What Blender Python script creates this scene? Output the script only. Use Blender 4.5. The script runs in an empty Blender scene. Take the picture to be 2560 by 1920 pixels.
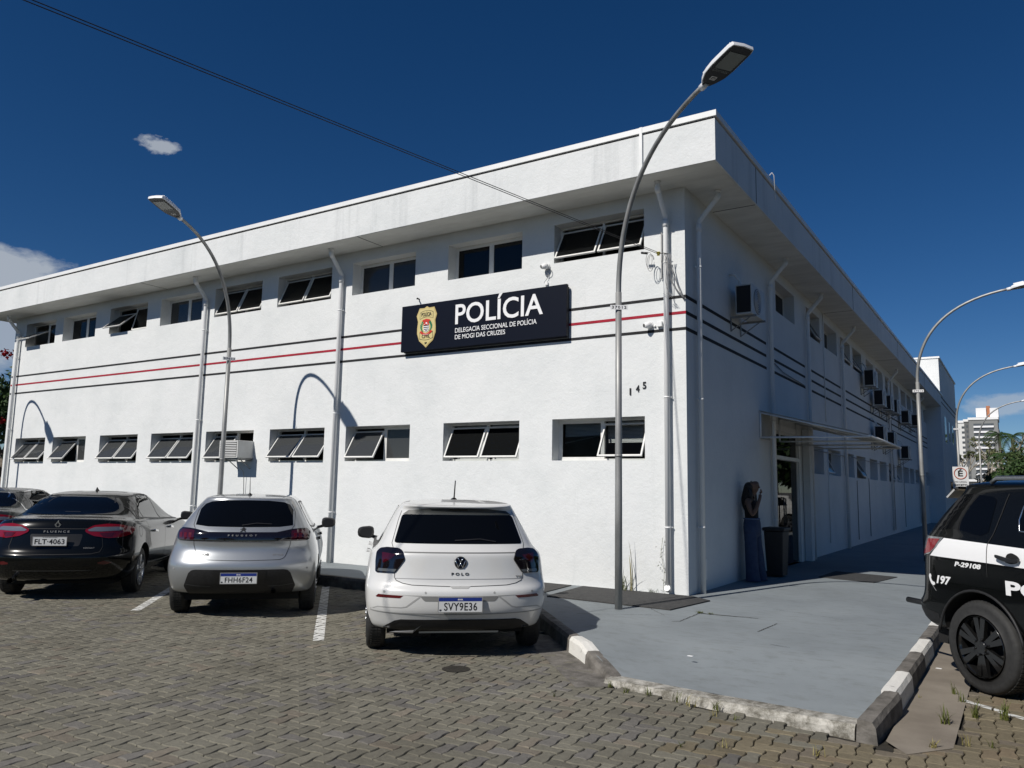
import bpy, bmesh, math, random
import numpy as np
from mathutils import Vector, Matrix, geometry
from mathutils.bvhtree import BVHTree
rnd = random.Random(7)
D = bpy.data
C = bpy.context.scene.collection
R = math.radians
PI = math.pi
# ------------------------------------------------------------------ camera
def make_camera():
    ya, pi_, ro = -0.574134, 0.129637, 0.017781
    f = Vector((math.cos(pi_)*math.sin(ya), math.cos(pi_)*math.cos(ya), math.sin(pi_)))
    r = Vector((math.cos(ya), -math.sin(ya), 0)); u = r.cross(f)
    r2 = math.cos(ro)*r + math.sin(ro)*u; u2 = -math.sin(ro)*r + math.cos(ro)*u
    m = Matrix((( r2.x, u2.x, -f.x, 4.0714), (r2.y, u2.y, -f.y, -11.0252), (r2.z, u2.z, -f.z, 1.65), (0, 0, 0, 1)))
    cd = D.cameras.new('camera'); co = D.objects.new('camera', cd); C.objects.link(co)
    co.matrix_world = m; cd.sensor_width = 36; cd.lens = 36*1963.84/2560
    cd.clip_start = 0.05; cd.clip_end = 3000
    bpy.context.scene.camera = co
    return f, r2, u2
CF, CR, CU = make_camera()
CO = Vector((4.0714, -11.0252, 1.65))
def px(p):
    q = Vector(p) - CO; d = q.dot(CF)
    if d <= 0.05: return None
    return 1280+1963.84*q.dot(CR)/d, 960-1963.84*q.dot(CU)/d
# ------------------------------------------------------------------ world and sun
SUN_EL, SUN_AZ = 42.5, 195.1
w = D.worlds.new('World'); bpy.context.scene.world = w; w.use_nodes = True
nt = w.node_tree; bg = nt.nodes['Background']
sky = nt.nodes.new('ShaderNodeTexSky'); sky.sky_type = 'NISHITA'; sky.sun_disc = False
sky.sun_elevation = R(SUN_EL); sky.sun_rotation = R(SUN_AZ)
sky.air_density = 1.0; sky.dust_density = 0.0; sky.ozone_density = 3.0; sky.altitude = 3000
hs = nt.nodes.new('ShaderNodeHueSaturation'); hs.inputs['Saturation'].default_value = 1.3; hs.inputs['Hue'].default_value = .505; hs.inputs['Value'].default_value = 1.0
nt.links.new(sky.outputs[0], hs.inputs['Color'])
tc = nt.nodes.new('ShaderNodeTexCoord')
def wcloud(direction, sx, sz, strength, scale, seed, prev):
    """a wisp of cloud around one direction of the sky"""
    d = Vector(direction).normalized()
    side = d.cross(Vector((0, 0, 1))).normalized(); up = side.cross(d)
    N = nt.nodes; L = nt.links
    def dot(v):
        n = N.new('ShaderNodeVectorMath'); n.operation = 'DOT_PRODUCT'; n.inputs[1].default_value = v
        L.new(tc.outputs['Generated'], n.inputs[0]); return n.outputs['Value']
    def m(op, a, b):
        n = N.new('ShaderNodeMath'); n.operation = op
        for i, v in enumerate((a, b)):
            if hasattr(v, 'links'): L.new(v, n.inputs[i])
            else: n.inputs[i].default_value = v
        return n.outputs[0]
    a = m('DIVIDE', dot(side), sx); b = m('DIVIDE', dot(up), sz)
    rr = m('ADD', m('MULTIPLY', a, a), m('MULTIPLY', b, b))
    front = m('GREATER_THAN', dot(d), 0.3)
    mask = m('MULTIPLY', m('MAXIMUM', m('SUBTRACT', 1.0, rr), 0.0), front)
    mp = N.new('ShaderNodeMapping'); mp.inputs['Location'].default_value = (seed, seed*.7, 0); mp.inputs['Scale'].default_value = (1, 1, 2.2)
    L.new(tc.outputs['Generated'], mp.inputs[0])
    no = N.new('ShaderNodeTexNoise'); no.inputs['Scale'].default_value = scale; no.inputs['Detail'].default_value = 9; no.inputs['Roughness'].default_value = .62
    L.new(mp.outputs[0], no.inputs['Vector'])
    k = m('SUBTRACT', m('ADD', no.outputs['Fac'], m('MULTIPLY', mask, .55)), .72)
    k = m('MULTIPLY', m('MINIMUM', m('MAXIMUM', m('MULTIPLY', k, 4.5), 0.0), 1.0), m('MULTIPLY', m('MINIMUM', m('MULTIPLY', mask, 3.0), 1.0), strength))
    mix = N.new('ShaderNodeMix'); mix.data_type = 'RGBA'
    L.new(k, mix.inputs['Factor']); L.new(prev, mix.inputs[6]); mix.inputs[7].default_value = (8.5, 9.2, 10, 1)
    return mix.outputs[2]
def rdir(x, y):
    return CR*((x-1280)/1963.84) + CU*((960-y)/1963.84) + CF
col = hs.outputs[0]
col = wcloud(rdir(397, 362), .030, .013, .7, 44, 3.1, col)
col = wcloud(rdir(20, 690), .105, .038, .75, 14, 8.3, col)
col = wcloud(rdir(-10, 850), .08, .06, .6, 10, 5.3, col)
col = wcloud(rdir(2520, 1012), .055, .02, .5, 22, 1.7, col)
nt.links.new(col, bg.inputs[0]); bg.inputs[1].default_value = 0.06
sd = D.lights.new('sun', 'SUN'); sd.energy = 4.9; sd.angle = R(.53); sd.color = (1, .955, .89)
so = D.objects.new('sun', sd); C.objects.link(so)
so.rotation_euler = Vector((.27, 1, -.948)).to_track_quat('-Z', 'Y').to_euler(); so.location = (-8, -30, 30)
vs = bpy.context.scene.view_settings
vs.view_transform = 'Standard'; vs.look = 'None'; vs.exposure = -0.10; vs.gamma = 1
cy = bpy.context.scene.cycles
try:
    cy.max_bounces = 6; cy.diffuse_bounces = 3; cy.glossy_bounces = 4; cy.transparent_max_bounces = 16; cy.transmission_bounces = 4
    cy.caustics_reflective = False; cy.caustics_refractive = False
except Exception: pass
# ------------------------------------------------------------------ materials
def mat(name, color, rough=.6, metal=0, spec=.5, coat=0, alpha=1):
    m = D.materials.new(name); m.use_nodes = True
    p = m.node_tree.nodes['Principled BSDF']
    p.inputs['Base Color'].default_value = (*color, 1); p.inputs['Roughness'].default_value = rough
    p.inputs['Metallic'].default_value = metal; p.inputs['Specular IOR Level'].default_value = spec
    p.inputs['Coat Weight'].default_value = coat; p.inputs['Coat Roughness'].default_value = .03
    p.inputs['Alpha'].default_value = alpha
    return m
class NT:
    def __init__(s, m): s.m = m; s.t = m.node_tree; s.N = s.t.nodes; s.L = s.t.links; s.p = s.N['Principled BSDF']
    def tex(s, scale, detail=6, rough=.6, mp=(1, 1, 1), kind='ShaderNodeTexNoise', loc=(0, 0, 0), coord='Object'):
        c = s.N.new('ShaderNodeTexCoord'); mm = s.N.new('ShaderNodeMapping'); mm.inputs['Scale'].default_value = mp; mm.inputs['Location'].default_value = loc
        s.L.new(c.outputs[coord], mm.inputs[0]); n = s.N.new(kind); n.inputs['Scale'].default_value = scale
        if 'Detail' in n.inputs: n.inputs['Detail'].default_value = detail; n.inputs['Roughness'].default_value = rough
        s.L.new(mm.outputs[0], n.inputs['Vector']); return n.outputs[0]
    def ramp(s, src, stops):
        r = s.N.new('ShaderNodeValToRGB'); e = r.color_ramp.elements
        while len(e) < len(stops): e.new(.5)
        for i, (p, c) in enumerate(stops):
            e[i].position = p; e[i].color = (*c, 1) if len(c) == 3 else c
        s.L.new(src, r.inputs[0]); return r.outputs[0]
    def mixc(s, f, a, b, mode='MIX'):
        n = s.N.new('ShaderNodeMix'); n.data_type = 'RGBA'; n.blend_type = mode
        for k, v in ((0, f), (6, a), (7, b)):
            if hasattr(v, 'links'): s.L.new(v, n.inputs[k])
            elif k == 0: n.inputs[0].default_value = v
            else: n.inputs[k].default_value = (*v, 1)
        return n.outputs[2]
    def math(s, op, a, b=0.0):
        n = s.N.new('ShaderNodeMath'); n.operation = op
        for i, v in enumerate((a, b)):
            if hasattr(v, 'links'): s.L.new(v, n.inputs[i])
            else: n.inputs[i].default_value = v
        return n.outputs[0]
    def bump(s, h, strength, dist, prev=None):
        b = s.N.new('ShaderNodeBump'); b.inputs['Strength'].default_value = strength; b.inputs['Distance'].default_value = dist
        s.L.new(h, b.inputs['Height'])
        if prev is not None: s.L.new(prev, b.inputs['Normal'])
        return b.outputs[0]
    def col(s, c): s.L.new(c, s.p.inputs['Base Color'])
    def nrm(s, n): s.L.new(n, s.p.inputs['Normal'])
    def rough(s, r): s.L.new(r, s.p.inputs['Roughness'])
def noisy(name, c1, c2, scale, rough=.8, bump=.0, bscale=None, detail=6, dist=.01, mp=(1, 1, 1), lo=.35, hi=.65, metal=0):
    m = mat(name, c1, rough, metal); n = NT(m)
    n.col(n.ramp(n.tex(scale, detail, mp=mp), [(lo, c1), (hi, c2)]))
    if bump: n.nrm(n.bump(n.tex(bscale or scale, detail, mp=mp), bump, dist))
    return m
def plaster(name, streak=0.0):
    m = mat(name, (.8, .8, .79), .85, spec=.25); n = NT(m)
    base = n.ramp(n.tex(.9, 8, .65), [(.3, (.64, .66, .658)), (.5, (.70, .715, .71)), (.7, (.735, .745, .74))])
    spk = n.ramp(n.tex(22, 8, .7), [(.28, (.86, .86, .86)), (.42, (1, 1, 1))])
    c = n.mixc(1.0, base, spk, 'MULTIPLY')
    sn = n.ramp(n.tex(1.6, 9, .7, mp=(3.2, 3.2, .25)), [(.60, (1, 1, 1)), (.78, (.80, .81, .80))])
    c = n.mixc(.55, c, sn, 'MULTIPLY')
    if streak:
        st = n.ramp(n.tex(1.5, 9, .7, mp=(1.6, 1.1, .07), loc=(3, 1, 0)), [(.55, (1, 1, 1)), (.70, (.50, .52, .53))])
        c = n.mixc(streak, c, st, 'MULTIPLY')
    n.col(c)
    b = n.bump(n.tex(3.2, 7, .62), .45, .03)
    b = n.bump(n.tex(10, 6, .7), .25, .012, b)
    b = n.bump(n.tex(28, 8, .68), .4, .011, b)
    n.nrm(b); return m
M = {}
M['wall'] = plaster('rough_white_plaster'); M['fascia'] = plaster('weathered_white_fascia', .35)
M['soffit'] = noisy('soffit_paint', (.62, .62, .58), (.74, .74, .70), 1.4, .9, .25, 9, mp=(1, 3, 1))
M['canopy'] = noisy('dusty_canopy_sheet', (.30, .31, .30), (.42, .43, .42), 2, .6)
M['cap'] = noisy('painted_metal_cap', (.74, .75, .74), (.82, .82, .81), 2, .5)
M['dark'] = mat('dark_gap', (.02, .02, .02), .9)
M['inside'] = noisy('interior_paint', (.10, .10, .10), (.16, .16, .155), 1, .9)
M['pvc'] = noisy('white_pipe', (.76, .77, .76), (.84, .84, .83), 3, .42, mp=(1, 1, .3))
M['black_stripe'] = noisy('black_wall_paint', (.007, .007, .008), (.016, .016, .018), 12, .85)
M['red_stripe'] = noisy('red_wall_paint', (.36, .008, .028), (.28, .007, .022), 6, .85)
M['frame'] = noisy('painted_window_frame', (.66, .66, .63), (.76, .75, .72), 4, .5)
M['winblack'] = mat('blind_slat', (.62, .62, .60), .5)
def glass(name, tint, rough=.02, opacity=.55, body=.01):
    m = D.materials.new(name); m.use_nodes = True; t = m.node_tree; t.nodes.clear()
    o = t.nodes.new('ShaderNodeOutputMaterial'); tr = t.nodes.new('ShaderNodeBsdfTransparent'); tr.inputs[0].default_value = (*tint, 1)
    pr = t.nodes.new('ShaderNodeBsdfPrincipled'); pr.inputs['Base Color'].default_value = (body, body*1.05, body*1.08, 1); pr.inputs['Roughness'].default_value = rough
    mx = t.nodes.new('ShaderNodeMixShader'); fr = t.nodes.new('ShaderNodeFresnel'); fr.inputs[0].default_value = 1.5
    mm = t.nodes.new('ShaderNodeMath'); mm.operation = 'MAXIMUM'; mm.inputs[1].default_value = opacity
    t.links.new(fr.outputs[0], mm.inputs[0]); t.links.new(mm.outputs[0], mx.inputs[0])
    t.links.new(tr.outputs[0], mx.inputs[1]); t.links.new(pr.outputs[0], mx.inputs[2]); t.links.new(mx.outputs[0], o.inputs[0]); return m
M['pane'] = glass('window_glass', (.5, .55, .55), .08, .62, .075)
M['pane_grey'] = glass('curtained_window_glass', (.3, .33, .33), .06, .8, .05)
M['pane_clear'] = glass('clear_window_glass', (.88, .9, .9), .03, .06)
M['pane_dark'] = glass('tinted_window_glass', (.25, .3, .36), .03, .6)
M['door_glass'] = glass('door_glass', (.35, .42, .40), .015, .6)
M['concrete_paint'] = None
def gen_sidewalk():
    m = mat('grey_painted_concrete', (.24, .27, .28), .75, spec=.3); n = NT(m)
    c = n.ramp(n.tex(.8, 9, .6), [(.3, (.185, .205, .215)), (.55, (.225, .25, .262)), (.75, (.25, .275, .285))])
    st = n.ramp(n.tex(5, 10, .75, mp=(1, 2.2, 1)), [(.36, (.70, .68, .64)), (.5, (1, 1, 1))])
    c = n.mixc(.5, c, st, 'MULTIPLY')
    sp = n.ramp(n.tex(60, 4, .7), [(.27, (.5, .5, .5)), (.34, (1, 1, 1))])
    c = n.mixc(.5, c, sp, 'MULTIPLY'); n.col(c)
    n.nrm(n.bump(n.tex(35, 9, .7), .25, .006, n.bump(n.tex(2.5, 5), .3, .015))); return m
M['concrete_paint'] = gen_sidewalk()
def paver_mat():
    m = mat('concrete_pavers', (.2, .2, .18), .88, spec=.25); n = NT(m)
    a = n.N.new('ShaderNodeVertexColor'); a.layer_name = 'Col'
    v = n.ramp(n.tex(26, 10, .8), [(.25, (.66, .66, .64)), (.5, (.97, .97, .96)), (.75, (1.3, 1.3, 1.27))])
    c = n.mixc(1, a.outputs[0], v, 'MULTIPLY')
    big = n.ramp(n.tex(.7, 6, .6), [(.3, (.80, .78, .74)), (.6, (1.08, 1.07, 1.04))])
    c = n.mixc(1, c, big, 'MULTIPLY')
    sp = n.ramp(n.tex(95, 5, .8), [(.66, (1, 1, 1)), (.74, (1.7, 1.7, 1.6))]); c = n.mixc(.6, c, sp, 'MULTIPLY')
    n.col(c); n.nrm(n.bump(n.tex(70, 10, .8), .8, .006, n.bump(n.tex(12, 6, .7), .5, .01))); return m
M['paver'] = paver_mat()
M['joint'] = noisy('dark_joint_sand', (.012, .010, .007), (.034, .029, .02), 30, 1, .8, 60)
M['asphalt'] = noisy('far_paving', (.10, .095, .085), (.15, .14, .125), 3, .95, .3, 40)
M['dirt'] = noisy('silty_gutter_concrete', (.17, .145, .115), (.235, .205, .165), 2.2, .95, .35, 40, 9)
M['kerb'] = noisy('weathered_kerb_concrete', (.075, .068, .058), (.19, .175, .155), 6, .95, .9, 26, 10, .012)
def worn_paint(name, c, under, lo, hi, scale=9):
    m = mat(name, c, .8, spec=.3); n = NT(m)
    n.col(n.ramp(n.tex(scale, 10, .78), [(lo, under), (hi, c)])); n.nrm(n.bump(n.tex(24, 10, .75), .8, .012)); return m
M['kerb_white'] = worn_paint('worn_white_kerb_paint', (.70, .685, .64), (.14, .125, .10), .30, .42)
M['ramp_white'] = worn_paint('very_worn_white_kerb_paint', (.50, .48, .43), (.13, .12, .095), .40, .60, 7)
M['road_white'] = worn_paint('worn_white_line_paint', (.62, .62, .59), (.16, .155, .14), .30, .42, 14)
M['mat'] = noisy('dark_rubber_sheet', (.030, .030, .030), (.05, .049, .047), 14, .85, .4, 50)
M['galv'] = noisy('galvanised_steel', (.22, .225, .22), (.36, .36, .35), 5, .5, mp=(1, 1, .3), metal=.35)
M['lamp_white'] = mat('lamp_housing_white', (.78, .79, .8), .4)
M['lamp_black'] = mat('lamp_underside', (.012, .012, .013), .45)
M['lamp_lens'] = mat('lamp_lens', (.22, .24, .23), .25)
M['white'] = mat('white_lettering', (.80, .80, .80), .5)
M['black'] = mat('black_plastic', (.012, .012, .013), .42)
M['blackrough'] = noisy('black_rough_plastic', (.008, .008, .0085), (.015, .015, .016), 30, .6)
M['sign'] = mat('navy_sign_panel', (.0025, .0045, .012), .45, spec=.15)
M['signedge'] = mat('sign_edge', (.02, .022, .028), .5)
M['gold'] = mat('badge_gold', (.52, .40, .16), .5); M['gold2'] = mat('badge_gold_pale', (.60, .50, .22), .5)
M['green'] = mat('leaf_green_paint', (.01, .20, .09), .5); M['redp'] = mat('badge_red', (.55, .03, .015), .5)
M['cable'] = mat('cable_black', (.015, .015, .015), .6); M['cablegrey'] = mat('cable_grey', (.25, .25, .25), .6)
M['acwhite'] = noisy('ac_casing', (.50, .50, .48), (.62, .62, .60), 3, .5)
M['tyre'] = noisy('tyre_rubber', (.016, .016, .016), (.026, .026, .025), 20, .75, .2, 60)
M['alloy'] = mat('alloy_wheel', (.42, .43, .44), .3, metal=.9); M['alloy_black'] = mat('black_alloy_wheel', (.008, .008, .008), .18, coat=.8)
M['chrome'] = mat('chrome', (.7, .7, .7), .12, metal=1)
M['carglass'] = mat('dark_car_glass', (.0025, .003, .004), .02, spec=.22)
M['carglass'].node_tree.nodes['Principled BSDF'].inputs['IOR'].default_value = 1.5
M['seam'] = mat('panel_gap', (.012, .012, .012), .7)
M['lampred'] = mat('red_lens', (.20, .004, .010), .1, coat=.6); M['lampdark'] = mat('smoked_lens', (.008, .006, .007), .06, coat=1)
M['lampclear'] = mat('clear_lens', (.30, .31, .32), .15, metal=.6, coat=.6); M['refl'] = mat('reflector_red', (.09, .004, .006), .2, coat=.5)
M['plate'] = mat('plate_white', (.60, .61, .61), .4); M['plateblue'] = mat('plate_blue', (.012, .03, .20), .4)
def paint(name, c, rough=.3, metal=0, flake=0, coat=1.0, spec=.5):
    m = mat(name, c, rough, metal, spec, coat); n = NT(m)
    d = n.ramp(n.tex(2.2, 8, .6), [(.35, c), (.7, tuple(v*.93 for v in c))]); n.col(d)
    return m
M['paint_white'] = paint('white_car_paint', (.66, .66, .645), .35); M['paint_silver'] = paint('silver_car_paint', (.42, .44, .455), .34, .65)
M['paint_black'] = paint('black_car_paint', (.004, .0045, .0045), .2, 0, coat=.55, spec=.1); M['paint_grey'] = paint('dark_grey_car_paint', (.045, .05, .05), .3, .5, coat=.5, spec=.2)
M['archblack'] = mat('wheel_arch_black', (.006, .006, .006), .9)
# ------------------------------------------------------------------ object helpers
def link(o, parent=None):
    C.objects.link(o)
    if parent: o.parent = parent
    return o
def tag(o, label=None, cat=None, group=None, kind=None):
    if label: o['label'] = label
    if cat: o['category'] = cat
    if group: o['group'] = group
    if kind: o['kind'] = kind
    return o
def empty(name, loc=(0, 0, 0), rz=0, label=None, cat=None, group=None):
    o = D.objects.new(name, None); o.empty_display_size = .2; link(o); o.location = loc; o.rotation_euler = (0, 0, rz)
    return tag(o, label, cat, group)
class MB:
    def __init__(s): s.v = []; s.f = []; s.mi = []; s.smooth = []
    def add(s, vs, fs, mi=0, sm=False):
        b = len(s.v); s.v += [tuple(v) for v in vs]
        s.f += [tuple(b+i for i in f) for f in fs]; s.mi += [mi]*len(fs); s.smooth += [sm]*len(fs); return s
    def box(s, x0, x1, y0, y1, z0, z1, mi=0, M_=None):
        vs = [Vector(p) for p in ((x0, y0, z0), (x1, y0, z0), (x1, y1, z0), (x0, y1, z0), (x0, y0, z1), (x1, y0, z1), (x1, y1, z1), (x0, y1, z1))]
        if M_: vs = [M_ @ v for v in vs]
        return s.add(vs, [(0, 3, 2, 1), (4, 5, 6, 7), (0, 1, 5, 4), (1, 2, 6, 5), (2, 3, 7, 6), (3, 0, 4, 7)], mi)
    def tube(s, pts, r, n=10, mi=0, cap=True, sm=True):
        pts = [Vector(p) for p in pts]; rs = r if isinstance(r, (list, tuple)) else [r]*len(pts)
        rings = []; prev = None
        for i, p in enumerate(pts):
            t = (pts[min(i+1, len(pts)-1)] - pts[max(i-1, 0)]).normalized()
            if prev is None:
                a = Vector((0, 0, 1)) if abs(t.z) < .9 else Vector((1, 0, 0)); u = t.cross(a).normalized()
            else: u = (prev - t*prev.dot(t)).normalized()
            prev = u; v = t.cross(u)
            rings.append([p + (u*math.cos(2*PI*k/n) + v*math.sin(2*PI*k/n))*rs[i] for k in range(n)])
        vs = [q for rg in rings for q in rg]; fs = []
        for i in range(len(pts)-1):
            for k in range(n): fs.append((i*n+k, i*n+(k+1) % n, (i+1)*n+(k+1) % n, (i+1)*n+k))
        s.add(vs, fs, mi, sm)
        if cap:
            b = len(s.v)-len(vs); s.f += [tuple(b+k for k in reversed(range(n))), tuple(b+(len(pts)-1)*n+k for k in range(n))]; s.mi += [mi, mi]; s.smooth += [False, False]
        return s
    def cyl(s, p, axis, r, h, n=24, mi=0):
        a = Vector(axis).normalized(); p = Vector(p); return s.tube([p-a*h/2, p+a*h/2], r, n, mi)
    def prism(s, poly, y0, y1, mi=0, axes='xz'):
        """polygon in the (x,z) plane (or other), extruded between y0 and y1"""
        def P(a, b, c):
            return (a, c, b) if axes == 'xz' else ((c, a, b) if axes == 'yz' else (a, b, c))
        n = len(poly); tri = geometry.tessellate_polygon([[Vector((a, b, 0)) for a, b in poly]])
        vs = [P(a, b, y0) for a, b in poly] + [P(a, b, y1) for a, b in poly]
        fs = [t for t in tri] + [tuple(n+i for i in reversed(t)) for t in tri]
        fs += [(i, (i+1) % n, n+(i+1) % n, n+i) for i in range(n)]
        return s.add(vs, fs, mi)
    def mesh(s, name, mats):
        me = D.meshes.new(name); me.from_pydata(s.v, [], s.f); me.update()
        for m in (mats if isinstance(mats, (list, tuple)) else [mats]): me.materials.append(m)
        me.polygons.foreach_set('material_index', s.mi); me.polygons.foreach_set('use_smooth', s.smooth)
        bm = bmesh.new(); bm.from_mesh(me); bmesh.ops.recalc_face_normals(bm, faces=bm.faces); bm.to_mesh(me); bm.free()
        return me
    def build(s, name, mats, parent=None, bevel=0, loc=None):
        o = D.objects.new(name, s.mesh(name, mats)); link(o, parent)
        if loc: o.location = loc
        if bevel:
            b = o.modifiers.new('bevel', 'BEVEL'); b.width = bevel; b.segments = 2; b.limit_method = 'ANGLE'; b.angle_limit = R(35)
            o.data.polygons.foreach_set('use_smooth', [True]*len(o.data.polygons))
            try: b.harden_normals = True
            except Exception: pass
        return o
def copy_tree(o, parent=None):
    c = o.copy(); C.objects.link(c); c.parent = parent
    for ch in o.children: copy_tree(ch, c)
    return c
DG = bpy.context.evaluated_depsgraph_get
def text_mesh(s, w, h, bold=.0, shear=0, depth=.004, space=1.0, mono=False):
    """lettering as geometry, fitted into a w x h rectangle of the xz plane, front towards -y"""
    cu = D.curves.new('t', 'FONT'); cu.body = s; cu.size = 1; cu.offset = bold; cu.extrude = .02; cu.shear = shear; cu.space_character = space
    cu.resolution_u = 4
    o = D.objects.new('t', cu); C.objects.link(o); bpy.context.view_layer.update()
    me = D.meshes.new_from_object(o.evaluated_get(DG())); D.objects.remove(o); D.curves.remove(cu)
    n = len(me.vertices); a = np.empty(n*3, dtype=np.float32); me.vertices.foreach_get('co', a); a = a.reshape(-1, 3)
    mn, mx = a.min(0), a.max(0); x = (a[:, 0]-mn[0])/(mx[0]-mn[0])*w; z = (a[:, 1]-mn[1])/(mx[1]-mn[1])*h
    y = -(a[:, 2]-mn[2])/max(mx[2]-mn[2], 1e-6)*depth
    me.vertices.foreach_set('co', np.stack([x, y, z], 1).ravel().astype(np.float32)); me.update(); me.materials.clear()
    return me
def text_obj(name, s, w, h, m, parent, loc, rz=0, **k):
    me = text_mesh(s, w, h, **k); me.materials.append(m); o = D.objects.new(name, me); link(o, parent); o.location = loc; o.rotation_euler = (0, 0, rz); return o
# ------------------------------------------------------------------ the setting: ground, paving, pavement, kerbs
def structure(o): o['kind'] = 'structure'; return o
g = MB(); g.add([(-700, -500, -.06), (700, -500, -.06), (700, 900, -.06), (-700, 900, -.06)], [(0, 1, 2, 3)]); structure(g.build('ground', M['asphalt']))
g = MB(); g.add([(-45, -32, -.024), (14, -32, -.024), (14, 55, -.024), (-45, 55, -.024)], [(0, 1, 2, 3)]); structure(g.build('paving_bed', M['joint']))
# pavement outline (kerb line) around the building
def in_pavement(x, y, pad=0.0):
    if x > 3.34+pad: return False
    if x < -1.85: return y > -1.62-pad
    if x < .28: return y > -1.62 - (x+1.85)*(2.30/2.13) - pad
    if x < 1.03: return y > -3.92-(x-.28)*(.75/.75)-pad
    return y > -4.70-(x-1.03)*.16-pad
def make_pavers():
    L, W, A = .2, .1, .0085
    th = R(3.0); ct, st = math.cos(th), math.sin(th)
    t = [math.sin(PI*k/5)*A for k in range(6)]
    gap = .0036
    out = []
    def H(inset):
        g_ = gap+inset
        xs = [k*W/5 for k in range(6)]
        bot = [(x, -t[i]+g_) for i, x in enumerate(xs)] + [(W+x, t[i]+g_) for i, x in enumerate(xs)][1:]
        top = [(x, W+t[i]-g_) for i, x in enumerate(xs)] + [(W+x, W-t[i]-g_) for i, x in enumerate(xs)][1:]
        # pull ends in for the joint
        def clampx(p): 
            x, y = p; return (g_+(x/L)*(L-2*g_), y)
        bot = [clampx(p) for p in bot]; top = [clampx(p) for p in top]
        right = [(L-g_+t[i]*.8, i*W/5) for i in (1, 2, 3, 4)]; left = [(g_+t[i]*.8, i*W/5) for i in (4, 3, 2, 1)]
        return bot + right + list(reversed(top)) + left
    o_top = np.array(H(.0045)); o_rim = np.array(H(0.0)); n = len(o_top)
    shapes = [(o_top, o_rim), (o_top[:, ::-1][::-1], o_rim[:, ::-1][::-1])]
    V = []; F = []; COL = []; base = 0
    rng = np.random.default_rng(3)
    tops = []
    for k in range(-260, 260):
        for m in range(-90, 90):
            for kind in (0, 1):
                cx, cy = ((k+4*m)*W, k*W) if kind == 0 else ((k+2+4*m)*W, (k-1)*W)
                mx, my = (cx+L/2, cy+W/2) if kind == 0 else (cx+W/2, cy+L/2)
                wx, wy = mx*ct-my*st-4, mx*st+my*ct-4
                if wx < -27 or wx > 12 or wy < -11.2 or wy > 26: continue
                if in_pavement(wx, wy, .085): continue
                if wy > 0 and wx < 3: continue
                if wx > 3.2 and wx < 3.62 and wy > -4.9: continue
                q = px((wx, wy, 0))
                if q is None or q[0] < -260 or q[0] > 2820 or q[1] > 2150: continue
                sh = shapes[kind]; z = rng.uniform(-.0025, .0015); tilt = rng.normal(0, .012, 2)
                ring = []
                for lay, zz in ((0, 0), (1, -.006), (1, -.030)):
                    p = sh[lay]
                    X = cx+p[:, 0]; Y = cy+p[:, 1]
                    Z = z+zz+(X-mx)*tilt[0]+(Y-my)*tilt[1]
                    ring.append(np.stack([X*ct-Y*st-4, X*st+Y*ct-4, Z], 1))
                V.append(np.concatenate(ring)); b = base
                F.append(list(range(b, b+n)))
                for lay in (0, 1):
                    for i in range(n):
                        j = (i+1) % n
                        F.append([b+lay*n+i, b+(lay+1)*n+i, b+(lay+1)*n+j, b+lay*n+j])
                tops.append(ring[0])
                v = rng.normal(1, .08); warm = rng.random()
                c = np.array([.165, .157, .130])*v
                if warm > .93: c = np.array([.178, .158, .130])*v
                elif warm < .10 + (.05 if wx > -3 else 0): c = np.array([.150, .143, .134])*v
                if wx > 3.1 or (wx > 1.8 and wy < -5.2 and rng.random() < (wx-1.8)): c = c*np.array([1.05, .95, .80])
                COL += [tuple(c)]*(3*n); base += 3*n
    V = np.concatenate(V)
    me = D.meshes.new('paving'); me.from_pydata(V, [], F); me.update(); me.materials.append(M['paver'])
    ca = me.color_attributes.new('Col', 'FLOAT_COLOR', 'POINT')
    ca.data.foreach_set('color', np.concatenate([np.array(COL), np.ones((len(COL), 1))], 1).astype(np.float32).ravel())
    structure(link(D.objects.new('paving', me)))
    return tops
TOPS = make_pavers()
def clip(poly, line):
    (a, b, c) = line; out = []
    for i in range(len(poly)):
        p, q = poly[i], poly[(i+1) % len(poly)]; dp, dq = a*p[0]+b*p[1]-c, a*q[0]+b*q[1]-c
        if dp <= 0: out.append(p)
        if dp*dq < 0:
            t = dp/(dp-dq); out.append(tuple(p[i]+(q[i]-p[i])*t for i in range(3)))
    return out
def painted_line(p0, p1, width, name, z=.002):
    """paint lying on the tops of the pavers between two points"""
    p0, p1 = np.array(p0), np.array(p1); d = p1-p0; Ln = np.hypot(*d); d = d/Ln; nrm = np.array([-d[1], d[0]])
    lines = [(nrm[0], nrm[1], nrm@p0+width/2), (-nrm[0], -nrm[1], -(nrm@p0)+width/2), (d[0], d[1], d@p1), (-d[0], -d[1], -(d@p0))]
    m = MB()
    for t in TOPS:
        c = t[:, :2].mean(0)-p0
        if abs(c@nrm) > width/2+.15 or c@d < -.15 or c@d > Ln+.15: continue
        poly = [tuple(v) for v in t]
        for l in lines:
            poly = clip(poly, l)
            if len(poly) < 3: break
        if len(poly) >= 3: m.add([(a, b, c_+z) for a, b, c_ in poly], [tuple(range(len(poly)))])
    o = m.build(name, M['road_white']); return structure(o)
painted_line((-2.27, -4.90), (-5.48, -1.69), .115, 'parking_line')
painted_line((-5.48, -4.97), (-8.7, -1.75), .115, 'parking_line')
painted_line((-8.9, -4.97), (-12.1, -1.75), .115, 'parking_line')
painted_line((3.49, -3.40), (5.6, -5.05), .07, 'parking_line')
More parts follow.
